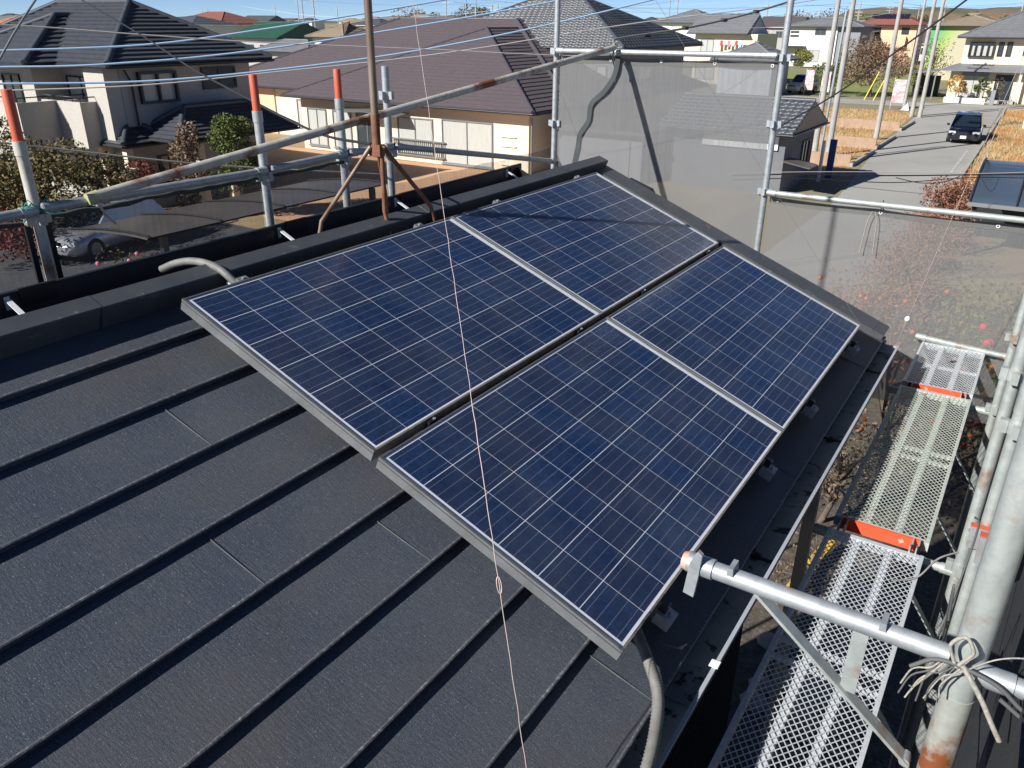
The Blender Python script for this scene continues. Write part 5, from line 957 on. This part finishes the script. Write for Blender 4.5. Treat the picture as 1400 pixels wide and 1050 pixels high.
for k_ in range(16):
    c = at(random.uniform(560,680) if k_ < 6 else random.uniform(1075,1400),24,random.uniform(420,640)); tree('distant_tree','wooded clump on the far side of the town','tree',(c.x,c.y,0),random.uniform(8,13),random.uniform(7,11),M[('lf_brown','lf_green','lf_mix')[k_%3]],700,.7,9,60+k_,.4,group='far trees before the hills')
# curved roof carport on the right
cr = thing('carport','curved dark blue roofed carport beside the clipped hedge','carport',(0,28,0)); vv = []; m = 10
for i in range(m+1):
    f = i/m; y_ = 29.5+3.6*f; z_ = 1.75+.95*math.sin(f*math.pi*.62)
    for x_ in (-1.75,5.5): vv.append((x_,y_,z_))
    for x_ in (-1.75,5.5): vv.append((x_,y_,z_-.05))
MB().add(vv, [(4*i,4*i+1,4*i+5,4*i+4) for i in range(m)]+[(4*i+2,4*i+6,4*i+7,4*i+3) for i in range(m)]+[(4*i,4*i+4,4*i+6,4*i+2) for i in range(m)]+[(0,2,3,1)], True).build('roof_sheet', mat('blue_grey_polycarbonate',(.05,.07,.1),.18,spec=.7), cr)
for x_ in (-1.7,-.4,.95): MB().tube([(x_,29.5+3.6*f,1.79+.95*math.sin(f*math.pi*.62)) for f in [i/10 for i in range(11)]], .03, 6).build('roof_rib', M['frame_dark'], cr)
MB().box(-1.75,5.5,29.4,29.49,1.66,1.78).build('front_beam', M['frame_grey'], cr)
for x_ in (-1.6,.5,3): MB().box(x_,x_+.12,29.6,29.72,0,1.7).build('post', M['frame_dark'], cr)
MB().box(-1.7,5.4,32.9,33.0,0,1.6).build('back_screen', M['siding'], cr)
# garden strip under the walkway and beyond the low net
rnd = random.Random(77)
tree('persimmon_tree','bare persimmon tree with orange fruit below the far gutter end','tree',(-1.0,12.0,0),3.6,1.5,M['lf_brown'],60,.05,22,51,.06,fruit=(M['persimmon'],60,.034))
tree('dry_shrub','tangled brown dry shrub below the gutter','shrub',(-1.6,11.2,0),1.9,1.3,M['lf_brown'],1300,.04,24,52,.05)
tree('dry_shrub','second brown dry shrub beside the garden stones','shrub',(-1.2,9.0,0),1.1,.7,M['lf_brown'],500,.035,20,53,.04)
tree('garden_shrub','green and yellow shrub behind the low net','shrub',(.6,17.5,0),2.0,2.0,M['lf_yellow'],2600,.06,18,54,.05); tree('camellia_bush','bush with bright red blooms behind the low net','bush',(.75,14.2,0),2.2,1.3,M['lf_mix'],1800,.06,14,55,.05,fruit=(M['redflower'],30,.07))
tree('dry_shrub','reddish dry hedge behind the low net along the road','shrub',(-2.4,19.5,0),1.5,1.5,M['lf_pink'],3200,.05,20,56,.04); tree('garden_shrub','grey green shrub at the end of the mesh walkway','shrub',(-.1,13.2,0),1.8,1.6,M['lf_brown'],900,.05,26,57,.04)
for k_ in range(9):
    x_, y_ = -1.15+rnd.uniform(-.35,.5), 7.6+rnd.uniform(-.6,.6); s_ = rnd.uniform(.12,.24); q = MB(); q.tube([V(x_,y_,s_*f) for f in (-.2,.25,.6,.8)], [s_*.8,s_*1.1,s_*.8,s_*.15], 8); tag(q.build('garden_stone', M['stone']), 'rounded garden stone in the small heap below the gutter', 'stone', 'garden stones')
tag(MB().bar((-1.55,8.9,.1),(-1.3,10.4,.25),.14,.06).build('yellow_board', mat('yellow_board',(.6,.36,.03),.6)), 'narrow yellow board lying below the gutter', 'board')
# dry grass blades
def grass(name, label, n, area, hgt, m_, seed):
    r_ = random.Random(seed); q_ = MB()
    for _ in range(n):
        x_, y_ = area(r_); a = r_.uniform(0,6.28); h_ = hgt*r_.uniform(.4,1.2); wd = .012+.014*r_.random(); dx, dy = math.cos(a)*wd, math.sin(a)*wd; lx, ly = r_.uniform(-.5,.5)*h_, r_.uniform(-.5,.5)*h_
        q_.add([(x_-dx,y_-dy,.02),(x_+dx,y_+dy,.02),(x_+lx,y_+ly,h_)],[(0,1,2)])
    o = q_.build(name, m_); o['kind'] = 'stuff'; return tag(o, label, 'grass')
grass('dry_grass','tall golden dry grass covering the field beside the road',52000,lambda r_: (lambda y_: (r_.uniform(-2.9-(y_-26)*.018, 9), y_))(40+45*r_.random()**1.2),.26,M['drygrass_b'],1)
grass('dry_grass','short dry grass on the empty lots between the peach walls',16000,lambda r_: (lambda y_: (r_.uniform(-26,-8.9-(y_-45)*.03), y_))(46+32*r_.random()),.22,M['drygrass_b'],2)

for k_, (x_, y_, lb, sd) in enumerate(((-1.6,16.0,'bare twiggy shrub behind the low net near the road',71),(.4,20.0,'bare twiggy shrub beyond the red blooms',72),(1.6,18.2,'leafless grey shrub behind the right part of the low net',73))): tree('bare_shrub', lb, 'shrub', (x_,y_,0), 2.2, 1.3, M['lf_pink'], 260, .05, 34, sd, .05)

for k_, (y_, lb) in enumerate(((23.0,'reddish dry hedge plant midway along the road behind the low net'),(26.5,'reddish dry hedge plant before the curved carport'),(29.6,'reddish dry hedge plant touching the clipped hedge'))): tree('dry_shrub', lb, 'shrub', (-2.3,y_,0), 1.4, 1.3, M['lf_pink'], 2600, .05, 18, 81+k_, .04)
